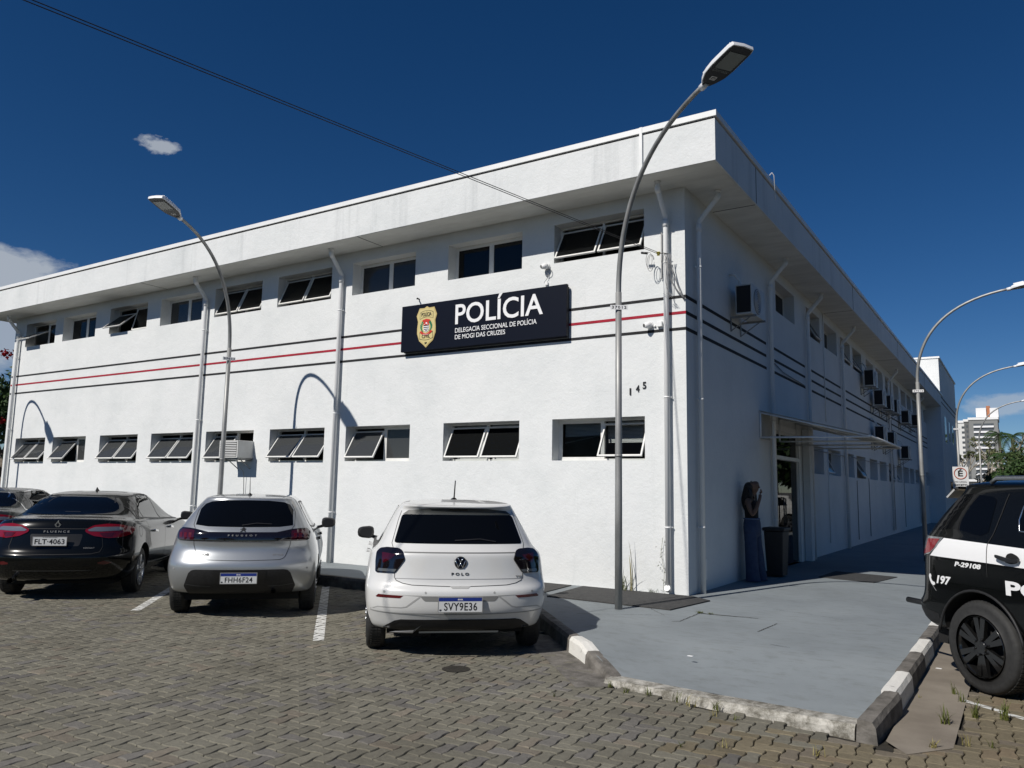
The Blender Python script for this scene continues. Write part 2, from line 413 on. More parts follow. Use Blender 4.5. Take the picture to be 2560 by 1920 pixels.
# pavement slab as a grid so that it can fall to the ramp
def pave_z(x, y):
    if y < -3.2 and x > .2:
        t = (-3.2-y)/1.45; edge = min(1, max(0, (x-.25)/.8)); return .15-.125*min(1, max(0, t))*edge
    return .15
def make_pavement():
    m = MB()
    def outline_y(x):
        if x < -1.85: return -1.58
        if x < .28: return -1.58-(x+1.85)*(2.30/2.13)
        if x < 1.03: return -3.87-(x-.28)*(.70/.75)
        return -4.55-(x-1.03)*.06
    xs = [-30, -22, -14, -8, -4, -2.6]+[-1.85+.18*i for i in range(28)]+[3.13]
    cols = []
    for x in xs:
        y0 = outline_y(x); ys = [y0+(0.25-y0)*k/22 for k in range(23)]+[6, 14, 24, 40] if x > -2 else [y0+(.25-y0)*k/6 for k in range(7)]
        cols.append([(x, y, pave_z(x, y)) for y in ys])
    for a, b in zip(cols[:-1], cols[1:]):
        n = min(len(a), len(b))
        if len(a) != len(b):
            ra = [a[0]]; 
            for k in range(1, 7): ra.append(a[k])
            rb = [b[int(round(k*22/6))] for k in range(7)]
            n = 7; a, b = ra, rb
        for k in range(n-1): m.add([a[k], b[k], b[k+1], a[k+1]], [(0, 1, 2, 3)], 0, True)
    me = m.mesh('pavement', M['concrete_paint'])
    bm = bmesh.new(); bm.from_mesh(me); bmesh.ops.remove_doubles(bm, verts=bm.verts, dist=.0005); bmesh.ops.recalc_face_normals(bm, faces=bm.faces)
    if sum(f.normal.z for f in bm.faces) < 0: bmesh.ops.reverse_faces(bm, faces=bm.faces)
    bm.to_mesh(me); bm.free(); structure(link(D.objects.new('pavement', me)))
make_pavement()
def kerb_run(pts, width, name, m, inner=1, seg=.12):
    """a kerb swept along pts (x,y,ztop), its road face on the line, thickness to the inner side, slightly uneven"""
    P = [Vector(p) for p in pts]; res = []
    for a, b in zip(P[:-1], P[1:]):
        n = max(1, int((b-a).length/seg)); res += [a.lerp(b, k/n) for k in range(n)]
    res.append(P[-1]); v = []; k = 6
    for i, p in enumerate(res):
        t = (res[min(i+1, len(res)-1)]-res[max(i-1, 0)]); t.z = 0; t.normalize(); nn = Vector((-t.y, t.x, 0))*inner
        j = lambda s: rnd.gauss(0, s*.35)
        z = p.z
        for dx, zz in ((-.012+j(.003), -.05), (0+j(.004), z-.035+j(.004)), (.022+j(.004), z+j(.003)), (width*.6, z+.004+j(.003)), (width-.01+j(.005), z+j(.003)), (width, -.05)):
            v.append(p+nn*dx+Vector((0, 0, zz-z)))
    mb = MB(); n = len(res)
    fs = [(i*k+q, (i+1)*k+q, (i+1)*k+q+1, i*k+q+1) for i in range(n-1) for q in range(k-1)] + [tuple(range(k)), tuple((n-1)*k+q for q in reversed(range(k)))]
    mb.add(v, fs, 0, True); o = mb.build(name, m); structure(o); o.data.polygons.foreach_set('use_smooth', [False]*len(o.data.polygons)); return o
W_, B_ = M['kerb_white'], M['kerb']
kerb_run([(-30, -1.62, .152), (-1.87, -1.62, .152), (-.92, -2.64, .152)], .13, 'kerb', B_)
kerb_run([(-.92, -2.64, .152), (-.60, -2.99, .152)], .13, 'kerb', B_)
kerb_run([(-.60, -2.99, .152), (.14, -3.79, .152)], .13, 'kerb', B_)
kerb_run([(.14, -3.79, .156), (.36, -4.00, .156), (.52, -4.17, .12)], .14, 'kerb', W_)
kerb_run([(.52, -4.17, .119), (.80, -4.45, .07), (1.0, -4.66, .03)], .14, 'kerb', B_)
kerb_run([(.98, -4.72, .034), (1.9, -4.86, .045), (3.02, -5.02, .075)], .2, 'ramp_kerb', M['ramp_white'])
ys = [(-5.06, -4.22, B_), (-4.22, -3.42, W_), (-3.42, -2.42, B_), (-2.42, -1.62, W_), (-1.62, -.6, B_), (-.6, .3, W_), (.3, 1.3, B_), (1.3, 2.2, W_), (2.2, 40, B_)]
for y0, y1, m in ys:
    x0 = 3.20 if y0 > -5 else 3.16
    kerb_run([(x0, y0, .155 if y0 > -5 else .12), (3.22 if y0 < -5 else 3.21, y1, .155)], .13, 'kerb', m)
g = MB(); gp = [(3.21, -5.0, -.004), (3.36, -5.22, -.004), (3.60, -4.9, -.004), (3.60, 30, -.004), (3.20, 30, -.004)]
g.add([(a, b, .0015) for a, b, c in gp], [(0, 1, 2, 3, 4)]); structure(g.build('gutter', M['dirt']))
g = MB(); g.add([(-.62, -3.40, .0015), (-.45, -3.62, .0015), (.86, -5.0, .0015), (1.10, -4.78, .0015), (.98, -4.62, .0015), (.14, -3.80, .0015), (-.5, -3.1, .0015)], [(0, 1, 2, 3, 4, 5, 6)]); structure(g.build('gutter_strip', M['kerb']))
# cracks filled with earth in the pavement
def crack(pts, w):
    m = MB(); P = [Vector((x, y, .1535)) for x, y in pts]; Q = []
    for a, b in zip(P[:-1], P[1:]):
        n = max(2, int((b-a).length/.03)); Q += [a.lerp(b, k/n)+Vector((rnd.gauss(0, .004), rnd.gauss(0, .004), 0)) for k in range(n)]
    Q.append(P[-1]); vs = []
    for i, p in enumerate(Q):
        t = (Q[min(i+1, len(Q)-1)]-Q[max(i-1, 0)]).normalized(); n = Vector((-t.y, t.x, 0)); ww = w*rnd.uniform(.4, 1.2)
        vs += [p-n*ww/2, p+n*ww/2]
    m.add(vs, [(2*i, 2*i+1, 2*i+3, 2*i+2) for i in range(len(Q)-1)]); structure(m.build('pavement_crack', M['joint']))
crack([(.62, -2.25), (.69, -2.18), (.67, -1.45)], .012); crack([(.67, -1.45), (1.0, -1.42), (1.36, -1.38)], .03)
crack([(1.60, -2.28), (1.64, -1.61)], .012); crack([(1.3, -.5), (2.2, -.8)], .006); crack([(1.9, -2.9), (2.1, -2.95)], .008)
crack([(-.5, -2.45), (.25, -1.95)], .01); crack([(.4, -1.9), (-.2, -1.2)], .005)
# ------------------------------------------------------------------ the police station
ZS, ZT, OV, BX, BY = 6.227, 6.951, .725, -20.26, 37.0
UZ, LZ = (5.34, 6.0), (2.075, 2.74)
station = empty('police_station', (0, 0, 0), 0, 'long white two storey police station with overhanging parapet and striped walls', 'building')
AU = [(-19.64, -18.05), (-17.65, -16.05), (-15.40, -13.77), (-13.22, -11.62), (-11.16, -9.56), (-9.05, -7.45), (-6.87, -5.26), (-4.49, -2.90), (-2.27, -.66)]
BW = [(5.24, 6.87), (8.0, 9.5), (10.03, 11.68), (12.2, 13.70), (14.12, 15.70), (16.52, 18.12), (18.65, 20.25), (20.87, 22.47), (23.06, 24.64), (25.35, 26.96), (27.36, 28.92), (29.6, 31.2), (31.9, 33.5), (34.3, 35.9)]
DOOR = (4.86, 6.86, .15, 2.86)
def wall(name, length, holes, zt, t, parent, u0=0.0):
    """wall in the (x,z) plane from u0 to u0+length with rectangular openings, its face at y=0, thickness t behind"""
    us = sorted({u0, u0+length, *[h[0] for h in holes], *[h[1] for h in holes]}); zs = sorted({0.0, zt, *[h[2] for h in holes], *[h[3] for h in holes]})
    # subdivide long cells
    m = MB(); solid = {}
    for i in range(len(us)-1):
        for j in range(len(zs)-1):
            cx, cz = (us[i]+us[i+1])/2, (zs[j]+zs[j+1])/2
            solid[i, j] = not any(h[0] < cx < h[1] and h[2] < cz < h[3] for h in holes)
    for (i, j), s in solid.items():
        if not s: continue
        a, b, c, d = us[i], us[i+1], zs[j], zs[j+1]
        m.add([(a, 0, c), (b, 0, c), (b, 0, d), (a, 0, d)], [(0, 1, 2, 3)]); m.add([(a, t, c), (a, t, d), (b, t, d), (b, t, c)], [(0, 1, 2, 3)], 1)
        for di, dj, q in ((-1, 0, [(a, 0, c), (a, 0, d), (a, t, d), (a, t, c)]), (1, 0, [(b, 0, c), (b, t, c), (b, t, d), (b, 0, d)]), (0, -1, [(a, 0, c), (a, t, c), (b, t, c), (b, 0, c)]), (0, 1, [(a, 0, d), (b, 0, d), (b, t, d), (a, t, d)])):
            if not solid.get((i+di, j+dj), False): m.add(q, [(0, 1, 2, 3)])
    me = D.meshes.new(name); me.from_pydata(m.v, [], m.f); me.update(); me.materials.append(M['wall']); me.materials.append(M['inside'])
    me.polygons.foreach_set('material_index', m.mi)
    bm = bmesh.new(); bm.from_mesh(me); bmesh.ops.remove_doubles(bm, verts=bm.verts, dist=.0005); bm.to_mesh(me); bm.free()
    return link(D.objects.new(name, me), parent)
hA = [(a, b, *UZ) for a, b in AU]+[(a, b, *LZ) for a, b in AU]
wA = wall('wall', -BX-.30, hA, ZS-.003, .30, station, BX+.30) if False else wall('wall', -BX, hA, ZS-.003, .30, station, BX)
hB = [(a, b, *UZ) for a, b in BW]+[(a, b, *LZ) for a, b in BW[1:]]+[DOOR]
wB = wall('wall', BY-.30, hB, ZS-.003, .30, station, .30); wB.rotation_euler = (0, 0, R(90))
m = MB(); m.box(BX, BX+.25, .3, BY, 0, ZS-.004); m.build('wall', M['wall'], station)
# the rooms behind the windows
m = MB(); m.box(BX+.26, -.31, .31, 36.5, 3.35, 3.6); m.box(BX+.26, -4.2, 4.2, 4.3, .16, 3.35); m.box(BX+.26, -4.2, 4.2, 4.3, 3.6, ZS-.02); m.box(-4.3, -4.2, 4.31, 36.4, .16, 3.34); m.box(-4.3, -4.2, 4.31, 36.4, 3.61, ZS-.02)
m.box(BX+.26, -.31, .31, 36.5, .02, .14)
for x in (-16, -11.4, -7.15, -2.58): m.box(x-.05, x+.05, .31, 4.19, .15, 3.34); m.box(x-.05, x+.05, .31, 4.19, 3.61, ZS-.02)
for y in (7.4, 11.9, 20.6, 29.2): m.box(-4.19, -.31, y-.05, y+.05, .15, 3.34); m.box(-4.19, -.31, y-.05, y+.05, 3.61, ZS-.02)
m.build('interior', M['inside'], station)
# eaves: a slab with the fascia face, a cap and joints
def ring_box(m, x0, x1, y0, y1, z0, z1): m.box(x0, x1, y0, y1, z0, z1)
fb = MB()
X0, X1, Y0, Y1 = BX-OV, OV, -OV, BY
nx = 60
for z0, z1, d in ((ZS, 6.845, 0),):
    fb.box(X0, X1, Y0, Y1, z0, 6.840)
fo = fb.build('fascia', M['fascia'], station)
for s, args in (('soffit', None),):
    m = MB(); m.box(X0+.03, X1-.03, Y0+.03, -.001, ZS-.004, ZS+.05); m.box(.001, X1-.03, .0, Y1-.01, ZS-.004, ZS+.05); m.box(X0+.03, BX-.001, 0, Y1-.01, ZS-.004, ZS+.05); m.build('soffit', M['soffit'], station)
m = MB(); m.box(X0+.035, X1-.035, Y0+.035, Y1-.01, 6.8405, 6.868); m.build('shadow_gap', M['dark'], station)
m = MB(); m.box(X0-.028, X1+.028, Y0-.028, Y1, 6.868, ZT); m.build('roof_cap', M['cap'], station)
m = MB(); m.box(-.405, -.362, Y0-.034, Y0-.002, ZS+.02, ZT+.004); m.build('joint_strip', M['cap'], station)
for y in (1.3, 10.0, 18.6, 27.5):
    m = MB(); m.box(X1+.001, X1+.005, y-.008, y+.008, ZS+.01, 6.84); m.box(.01, X1-.02, y-.006, y+.006, ZS-.009, ZS-.0045); m.build('expansion_joint', M['seam'], station)
for x in (-6.1, -13.0):
    m = MB(); m.box(x-.006, x+.006, Y0+.02, -.01, ZS-.009, ZS-.0045); m.build('expansion_joint', M['seam'], station)
m = MB(); m.tube([(X1+.03, 2.05, ZT+.02), (X1+.07, 2.05, ZT+.06), (X1+.09, 2.1, ZT+.02), (X1+.10, 2.12, 6.55)], .008, 6); m.build('hook_rod', M['white'], station)
# painted bands
for k, (z, mm) in enumerate(((4.52, 'black_stripe'), (4.275, 'red_stripe'), (4.03, 'black_stripe'))):
    m = MB(); m.box(BX+.02, .004, -.004, .001, z-.024, z+.020)
    o = m.build('painted_band', M[mm], station); tag(o, ('red' if k == 1 else 'black')+' painted band across the sunlit front wall')
    m = MB()
    for y0, y1 in ((0.0, 4.42), (4.72, 7.72), (7.97, 12.0), (12.22, 20.95), (21.15, 30.3), (30.5, 36.99)): m.box(-.001, .004, y0, y1, z-.03, z+.024)
    m.build('painted_band', M['black_stripe'], station)
# downpipes
def downpipe(p, out, zb, ztop, parent, r=.042, broken=False, name='downpipe'):
    """p=(x,y) of the wall point, out = unit vector away from the wall"""
    x, y = p; o = Vector((out[0], out[1], 0)); b = Vector((x, y, 0)); P = lambda d, z: tuple(b+o*d+Vector((0, 0, z)))
    m = MB(); m.tube([P(.075, zb), P(.075, ztop-.50), P(.083, ztop-.455), P(.11, ztop-.42), P(.36, ztop-.14), P(.385, ztop-.09), P(.39, ztop+.01)], r, 14)
    m.tube([P(.075, ztop-.62), P(.075, ztop-.50)], r*1.16, 14); m.tube([P(.345, ztop-.155), P(.375, ztop-.12), P(.39, ztop-.07)], r*1.14, 14); m.tube([P(.39, ztop-.04), P(.39, ztop+.002)], r*1.25, 14)
    if broken: m.tube([P(.075, zb), P(.13, zb+.03)], r*1.12, 14)
    dp = m.build(name, M['pvc'], parent)
    for z in (1.1, 3.0, 5.05):
        if z < zb: continue
        m = MB(); m.cyl(P(.075, z), (0, 0, 1), r*1.1, .022, 14); s = Vector((-o.y, o.x, 0)); c = Vector(P(.04, z))
        m.tube([c-s*.065, c+s*.065], .012, 6); m.build('pipe_clamp', M['pvc'], dp)
    return dp
downpipe((-19.9, 0), (0, -1), .15, ZS, station); downpipe((-11.38, 0), (0, -1), .15, ZS, station); downpipe((-7.10, 0), (0, -1), .15, ZS, station)
downpipe((-.275, 0), (0, -1), .22, ZS, station, .040, True)
downpipe((0, .40), (1, 0), .15, ZS, station, .040)
for y, zb in ((4.55, .15), (7.82, .15), (12.07, .15), (21.02, .3), (30.35, .3)): downpipe((0, y), (1, 0), zb, ZS, station, .042)
for y, z0, z1 in ((9.82, 3.4, 6.2), (9.9, .4, 3.1), (13.95, .3, 2.0), (16.1, .3, 2.1), (21.9, .3, 4.4), (25, .3, 3.3)):
    m = MB(); m.tube([(.02, y, z0), (.02, y, z1)], .011, 6); m.build('conduit', M['cablegrey'] if y > 10 else M['pvc'], station)
for pts in ([(.012, 4.75, 4.24), (.03, 5.6, 4.10), (.012, 7.6, 4.06)], [(.03, 13.2, 2.66), (.03, 14.2, 2.64), (.03, 30, 2.62)], [(.02, 7.95, 2.62), (.02, 13.2, 2.64)]):
    m = MB(); m.tube(pts, .010, 6); m.build('wall_cable', M['cablegrey'], station)
m = MB(); m.tube([(-.36, -.03, 5.55), (-.36, -.03, 4.95), (-.36, -.03, 4.83), (-.375, -.03, 4.825)], .011, 6); m.build('conduit', M['cablegrey'], station)
# windows
FR, SA = M['frame'], M['frame']
def window(u0, u1, z0, z1, lopen, ropen, parent, rot=None, blind=None, pane='pane'):
    """two-light window, face at y=.25..; lopen/ropen opening angle in degrees of the top-hung lights"""
    y0 = .225; fw = .035; um = (u0+u1)/2
    m = MB(); m.box(u0, u0+fw, y0, y0+.06, z0, z1); m.box(u1-fw, u1, y0, y0+.06, z0, z1); m.box(u0+fw, u1-fw, y0, y0+.06, z1-fw, z1); m.box(u0+fw, u1-fw, y0, y0+.06, z0, z0+fw); m.box(um-.02, um+.02, y0+.002, y0+.058, z0+fw, z1-fw)
    fr = m.build('window', FR, parent, .003)
    if rot: fr.rotation_euler = (0, 0, rot)
    for a, b, ang in ((u0+fw, um-.02, lopen), (um+.02, u1-fw, ropen)):
        if ang is None: continue
        h = z1-z0-2*fw; drop = h*(1-math.cos(R(ang)))*.55 if ang else 0
        sf = .028
        def piece(bx, mi=0):
            mm = MB(); Mx = Matrix.Translation((0, y0+.005, z1-fw-drop)) @ Matrix.Rotation(-R(ang), 4, 'X')
            for q in bx: mm.box(q[0], q[1], q[2], q[3], q[4], q[5], 0, Mx)
            return mm
        s = piece([(a, a+sf, 0, .03, -h, 0), (b-sf, b, 0, .03, -h, 0), (a+sf, b-sf, 0, .03, -sf, 0), (a+sf, b-sf, 0, .03, -h, -h+sf)])
        s.build('sash', SA, fr, .003)
        if ang:
            for uu in (a+.01, b-.01):
                e = Vector((uu, y0+.005, z1-fw-drop)) + Matrix.Rotation(-R(ang), 3, 'X') @ Vector((0, 0, -h*.5)); s.tube([e, (uu, y0+.02, z0+.2)], .006, 5)
        p = piece([(a+sf, b-sf, .012, .017, -h+sf, -sf)]); p.build('pane', M[pane], fr)
    if blind:
        lo, hi, part, tilt = blind; m = MB(); k = 0
        zz = z1-.05
        while zz > z0+.03:
            for (a, b) in ((u0+.06, um-.03), (um+.03, u1-.06)):
                if part == 'broken' and a < um and zz < z0+.40:
                    f = (z0+.40-zz)/.35; m.box(a, b, .33, .334, -.008, .008, 0, Matrix.Translation((0, 0, z0+.40-f*.10)) @ Matrix.Translation((a, 0, 0)) @ Matrix.Rotation(R(10*f), 4, 'Y').inverted() @ Matrix.Translation((-a, 0, 0)))
                elif part == 'broken' and a > um and zz < z0+.28: continue
                else: m.add([(a, .33, zz-.008), (b, .33, zz-.008), (b, .338, zz+.008), (a, .338, zz+.008)], [(0, 1, 2, 3)])
            zz -= .021
        m.build('blind', M['winblack'], fr)
    return fr
sash_u = [(62, 0), (0, 0), (48, 14), (0, 0), (24, 24), (24, 24), (0, 0), (0, 0), (30, 30)]
sash_l = [(38, 38), (38, 0), (36, 36), (36, 36), (34, None), (36, 36), (30, 0), (26, 26), (0, 28)]
for i, ((a, b), (l, r_)) in enumerate(zip(AU, sash_u)): window(a, b, *UZ, l, r_, station, pane='pane_grey' if i in (6, 3) else 'pane_dark')
for i, ((a, b), (l, r_)) in enumerate(zip(AU, sash_l)):
    window(a, b, *LZ, l, r_, station, blind=(0, 1, 'full', 0) if i == 7 else ((0, 1, 'broken', 0) if i == 8 else None), pane='pane_clear' if i > 6 else 'pane')
ub = [(0, 0), (0, 30), (0, 0), (30, 30), (30, 30), (0, 0), (0, 0), (0, 20), (0, 0), (0, 0), (0, 0), (0, 0), (0, 0), (0, 0)]
lb = [None, (0, 0), (25, 0), (0, 0), (0, 30), (0, 0), (0, 0), (0, 30), (30, 0), (0, 0), (0, 0), (25, 0), (0, 0), (0, 0)]
for i, (a, b) in enumerate(BW):
    window(a, b, *UZ, *ub[i], station, R(90), pane='pane_dark')
    if i: window(a, b, *LZ, *lb[i], station, R(90), pane='pane')
# entrance: glazed door with transom
m = MB(); a, b, z0, z1 = DOOR; 
for q in ((a, a+.06, z0, z1), (b-.06, b, z0, z1)): m.box(-.10, -.02, q[0], q[1], q[2], q[3])
m.box(-.10, -.02, a+.06, b-.06, z1-.06, z1); m.box(-.12, .03, a+.06, b-.06, 2.28, 2.36)
ent = m.build('entrance_door', FR, station, .004)
for q, nm in (((a+.065, a+.62, z0+.02, 2.275), 'glass_leaf'), ((a+.63, a+1.24, z0+.02, 2.275), 'glass_leaf'), ((a+1.25, b-.065, z0+.02, 2.275), 'glass_leaf'), ((a+.065, b-.065, 2.365, z1-.065), 'transom_glass')):
    m = MB(); m.box(-.055, -.045, *q); m.build(nm, M['door_glass'], ent)
for yy in (a+.55, a+.70):
    m = MB(); m.tube([(-.04, yy, .95), (.02, yy, .97), (.02, yy, 1.50), (-.04, yy, 1.52)], .014, 8); m.build('door_handle', M['black'], ent)
for zz in (1.34, .55): 
    pass
m = MB(); m.box(-.30, .012, 4.70, 4.855, .15, 2.98); m.box(-.30, .012, 6.865, 7.02, .15, 2.98); m.box(-.30, .0125, 4.70, 7.02, 2.87, 2.985); m.build('door_surround', M['cap'], station, .005)
m = MB(); m.box(.01, .16, 7.18, 7.45, .15, 3.02); m.build('side_pier', M['wall'], station, .006)
m = MB(); m.box(.012, .05, .52, .66, .32, .62); m.build('meter_box', M['pvc'], station, .006)
# canopy over the door
can = empty('entrance_canopy', (0, 3.81, 2.6), 0, 'sloping metal canopy jutting out over the glass entrance door', 'canopy', None)
can.parent = station; can.name = 'entrance_canopy'
for k in ('label', 'category'):
    del can[k]
L0, L1, XO, ZW, ZO = 0.0, 4.2, 1.90, 3.13-2.6, 2.64-2.6
def cz(x): return ZW+(ZO-ZW)*(x/XO)
m = MB(); n = 22
for i in range(n):
    y0, y1 = L0+(L1-L0)*i/n, L0+(L1-L0)*(i+1)/n-.02
    m.add([(0, y0, ZW+.02), (XO, y0, ZO+.02), (XO, y1, ZO+.02), (0, y1, ZW+.02), (0, y0, ZW+.012), (XO, y0, ZO+.012), (XO, y1, ZO+.012), (0, y1, ZW+.012)], [(0, 1, 2, 3), (7, 6, 5, 4), (0, 4, 5, 1), (2, 6, 7, 3)])
    m.add([(0, y1, ZW+.012), (XO, y1, ZO+.012), (XO, y1+.02, ZO+.012), (0, y1+.02, ZW+.012)], [(0, 1, 2, 3)])
m.build('canopy_sheet', M['canopy'], can)
m = MB()
for y in (L0+.02, L1/3, 2*L1/3, L1-.02):
    m.tube([(0.01, y, ZW-.02), (XO, y, ZO-.015)], .018, 6); m.tube([(0.01, y, ZO+.0), (XO, y, ZO-.02)], .018, 6); m.tube([(0.02, y, ZW), (.02, y, ZO)], .018, 6)
m.tube([(XO-.01, L0, ZO), (XO-.01, L1, ZO)], .022, 8)
m.tube([(.9, L0, cz(.9)-.02), (.9, L1, cz(.9)-.02)], .015, 6)
m.build('canopy_frame', M['pvc'], can)
m = MB(); m.box(.012, .03, .02, .66, ZO-.02, ZW-.01)
m.build('canopy_end_panel', M['canopy'], can)
# taller block at the back
m = MB(); m.box(-14, .72, 35.6, 47.5, 0, 8.78); m.build('rear_block', M['wall'], station)
m = MB(); m.box(-14.05, .78, 35.55, 47.55, 8.78, 8.87); m.box(-14, .76, 47.5, 49.2, 7.1, 7.22); m.build('roof_cap', M['cap'], station)
m = MB(); m.box(-10, .7, 47.5, 49.2, 0, 7.1); m.build('rear_block', M['wall'], station)
m = MB(); m.box(.722, .735, 36, 47.4, 6.72, 6.80); m.box(.722, .735, 36, 47.4, 6.45, 6.50); m.build('band', M['seam'], station)
for (y0, y1, z0, z1) in ((37.5, 38.8, 4.4, 5.9), (40.5, 41.2, 4.6, 5.8), (43, 44, 4.6, 5.8), (39.5, 44.8, 1.7, 2.4)):
    m = MB(); m.box(.71, .726, y0, y1, z0, z1); w_ = m.build('window', FR, station)
    m = MB()
    k = max(1, int((y1-y0)/.7))
    for i in range(k): m.box(.7262, .7285, y0+.04+(y1-y0)*i/k, y0-.04+(y1-y0)*(i+1)/k, z0+.05, z1-.05)
    m.build('pane', M['pane_dark'], w_)
# ------------------------------------------------------------------ sign board, numbers
sg = empty('police_sign', (-5.45, -.115, 4.07), 0, 'navy sign board reading POLICIA with gold badge on the sunlit wall', 'sign')
SW, SH = 3.49, .86
m = MB(); m.box(0, SW, 0, .06, 0, SH); m.build('board', M['sign'], sg, .004)
m = MB(); m.box(.03, SW-.015, .06, .115, -.012, SH-.03); m.build('board_back', M['signedge'], sg)
o = text_obj('lettering', 'POLÍCIA', 1.80, .455, M['white'], sg, (1.25, -.002, .40), bold=.012, depth=.008)
o = text_obj('lettering', 'DELEGACIA SECCIONAL DE POLÍCIA', 1.68, .104, M['white'], sg, (1.25, -.002, .252), bold=.004, depth=.005)
o = text_obj('lettering', 'DE MOGI DAS CRUZES', 1.06, .080, M['white'], sg, (1.25, -.002, .135), bold=.004, depth=.005)
bx, bz = .60, .43
def bd(pts, s=1, dx=0, dz=0): return [(bx+dx+x*s, bz+dz+z*s) for x, z in pts]
sh = [(0, .375), (.06, .345), (.17, .35), (.235, .21), (.20, .10), (.215, -.02), (.215, -.12), (.16, -.26), (.06, -.335), (0, -.39)]
sh = sh + [(-x, z) for x, z in reversed(sh[1:-1])]
m = MB(); m.prism(bd(sh), -.010, 0); badge = m.build('badge', M['gold'], sg)
m = MB(); m.prism(bd([(x*.93, z*.94) for x, z in sh]), -.013, -.0105); m.build('badge_field', M['gold2'], badge)
def ribbon(cz_, w_, h_, curve, y, mm, name):
    m = MB(); n = 12; vs = []
    for i in range(n+1):
        x = -w_/2+w_*i/n; z = cz_-curve*(2*x/w_)**2; vs += [(bx+x, y, bz+z-h_/2), (bx+x, y, bz+z+h_/2)]
    m.add(vs, [(2*i, 2*i+2, 2*i+3, 2*i+1) for i in range(n)]); return m.build(name, mm, badge)
ribbon(.235, .31, .125, .035, -.0145, M['black'], 'ribbon_edge'); ribbon(.235, .295, .11, .035, -.0155, M['gold2'], 'ribbon')
ribbon(-.195, .31, .115, -.03, -.0145, M['black'], 'ribbon_edge'); ribbon(-.195, .295, .10, -.03, -.0155, M['gold2'], 'ribbon')
text_obj('badge_lettering', 'POLÍCIA', .235, .085, M['black'], badge, (bx-.1175, -.017, bz+.19), bold=.02, depth=.002)
text_obj('badge_lettering', 'CIVIL', .19, .065, M['black'], badge, (bx-.095, -.017, bz-.215), bold=.02, depth=.002)
text_obj('badge_lettering', 'SP', .055, .035, M['black'], badge, (bx-.0275, -.017, bz-.325), bold=.02, depth=.002)
cs = [(-.062, .10), (.062, .10), (.062, -.05), (.04, -.09), (0, -.11), (-.04, -.09), (-.062, -.05)]
m = MB(); m.prism(bd(cs), -.0175, -.0165); m.build('crest_shield', M['white'], badge)
m = MB(); m.prism(bd([(-.062, .10), (.062, .10), (.062, .025), (-.062, .025)]), -.0185, -.0176); m.prism(bd([(-.10, .10), (-.075, .125), (0, .14), (.075, .125), (.10, .10), (.06, .09), (-.06, .09)]), -.020, -.0187); m.build('crest_red', M['redp'], badge)
m = MB()
for z in (.017, -.018, -.052, -.083): m.box(bx-.058+abs(z < -.04)*.008+abs(z < -.08)*.02, bx+.058-abs(z < -.04)*.008-abs(z < -.08)*.02, -.0187, -.0176, bz+z-.008, bz+z+.008)
m.build('crest_bars', M['black'], badge)
m = MB(); m.box(bx-.012, bx+.022, -.0205, -.0188, bz+.045, bz+.075); m.box(bx-.045, bx-.03, -.0205, -.0188, bz+.032, bz+.045); m.box(bx+.03, bx+.045, -.0205, -.0188, bz+.032, bz+.045); m.build('crest_figure', M['white'], badge)
for s in (-1, 1):
    m = MB()
    for i in range(7):
        t_ = i/6; cx_, cz2 = s*(.085+.035*math.sin(PI*t_)), -.085+.16*t_
        m.prism([(bx+cx_+math.cos(a_)*.022, bz+cz2+math.sin(a_)*.014+math.cos(a_)*.01*s) for a_ in [2*PI*k/8 for k in range(8)]], -.0185-i*.0004, -.0172)
    m.build('laurel', M['green'], badge)
m = MB(); m.prism(bd([(-.15, -.095), (-.10, -.075), (-.07, -.11), (0, -.135), (.07, -.11), (.10, -.075), (.15, -.095), (.11, -.13), (.05, -.155), (0, -.165), (-.05, -.155), (-.11, -.13)]), -.0225, -.0188); m.build('crest_ribbon', M['redp'], badge)
text_obj('badge_lettering', 'SÃO PAULO', .13, .022, M['white'], badge, (bx-.065, -.0227, bz-.157), depth=.001)
for s, x, z in (('1', -.905, 3.07), ('4', -.80, 3.11), ('5', -.69, 3.155)):
    o = text_obj('house_number', s, .058 if s != '1' else .024, .105, M['black'], None, (x, -.002, z), bold=.012, depth=.012)
    tag(o, 'small black house number %s on the white wall, %s of the rising row of three' % (s, {'1': 'lowest', '4': 'middle', '5': 'highest'}[s]), 'house number', 'house numbers on the front wall')
# ------------------------------------------------------------------ small fittings on the walls
def cam_box(loc, label, rz=0, wires=True):
    r_ = empty('security_camera', loc, rz, label, 'camera', 'security cameras on the front wall')
    m = MB(); m.cyl((0, -.02, 0), (0, 1, 0), .05, .04, 16); m.build('mount', M['pvc'], r_)
    m = MB(); m.tube([(0, -.03, 0), (-.01, -.08, -.01), (-.05, -.13, -.02)], [.045, .052, .036], 14); m.build('camera_body', M['pvc'], r_)
    m = MB(); m.cyl((-.053, -.134, -.021), (-.05, -.05, -.01), .024, .01, 12); m.build('lens', M['black'], r_)
    return r_
a_ = cam_box((-2.39, 0, 5.30), 'white security camera with looped cable above the navy sign', 0)
m = MB()
pts = [(.02, -.03, -.03)]+[(.03+.06*math.sin(t*2.1), -.035, -.10-.075*math.cos(t*2.1)*.9) for t in np.linspace(0, 6, 26)]+[(.0, -.03, -.22), (-.05, -.03, -.27), (-.02, -.03, -.31), (.03, -.03, -.36), (.02, -.02, -.42)]
m.tube(pts, .005, 5); m.build('looped_cable', M['cablegrey'], a_)
m = MB(); m.box(-.035, .02, -.035, 0, -.315, -.27); m.build('junction_box', M['pvc'], a_)
b_ = cam_box((-.56, 0, 4.125), 'white dome security camera low beside the downpipe on the striped band')
m = MB(); m.box(.12, .20, -.05, 0, -.04, .04); m.build('junction_box', M['pvc'], b_, .004)
m = MB(); m.box(.06, .09, -.03, 0, -.03, -.01); m.build('cable_stub', M['pvc'], b_)
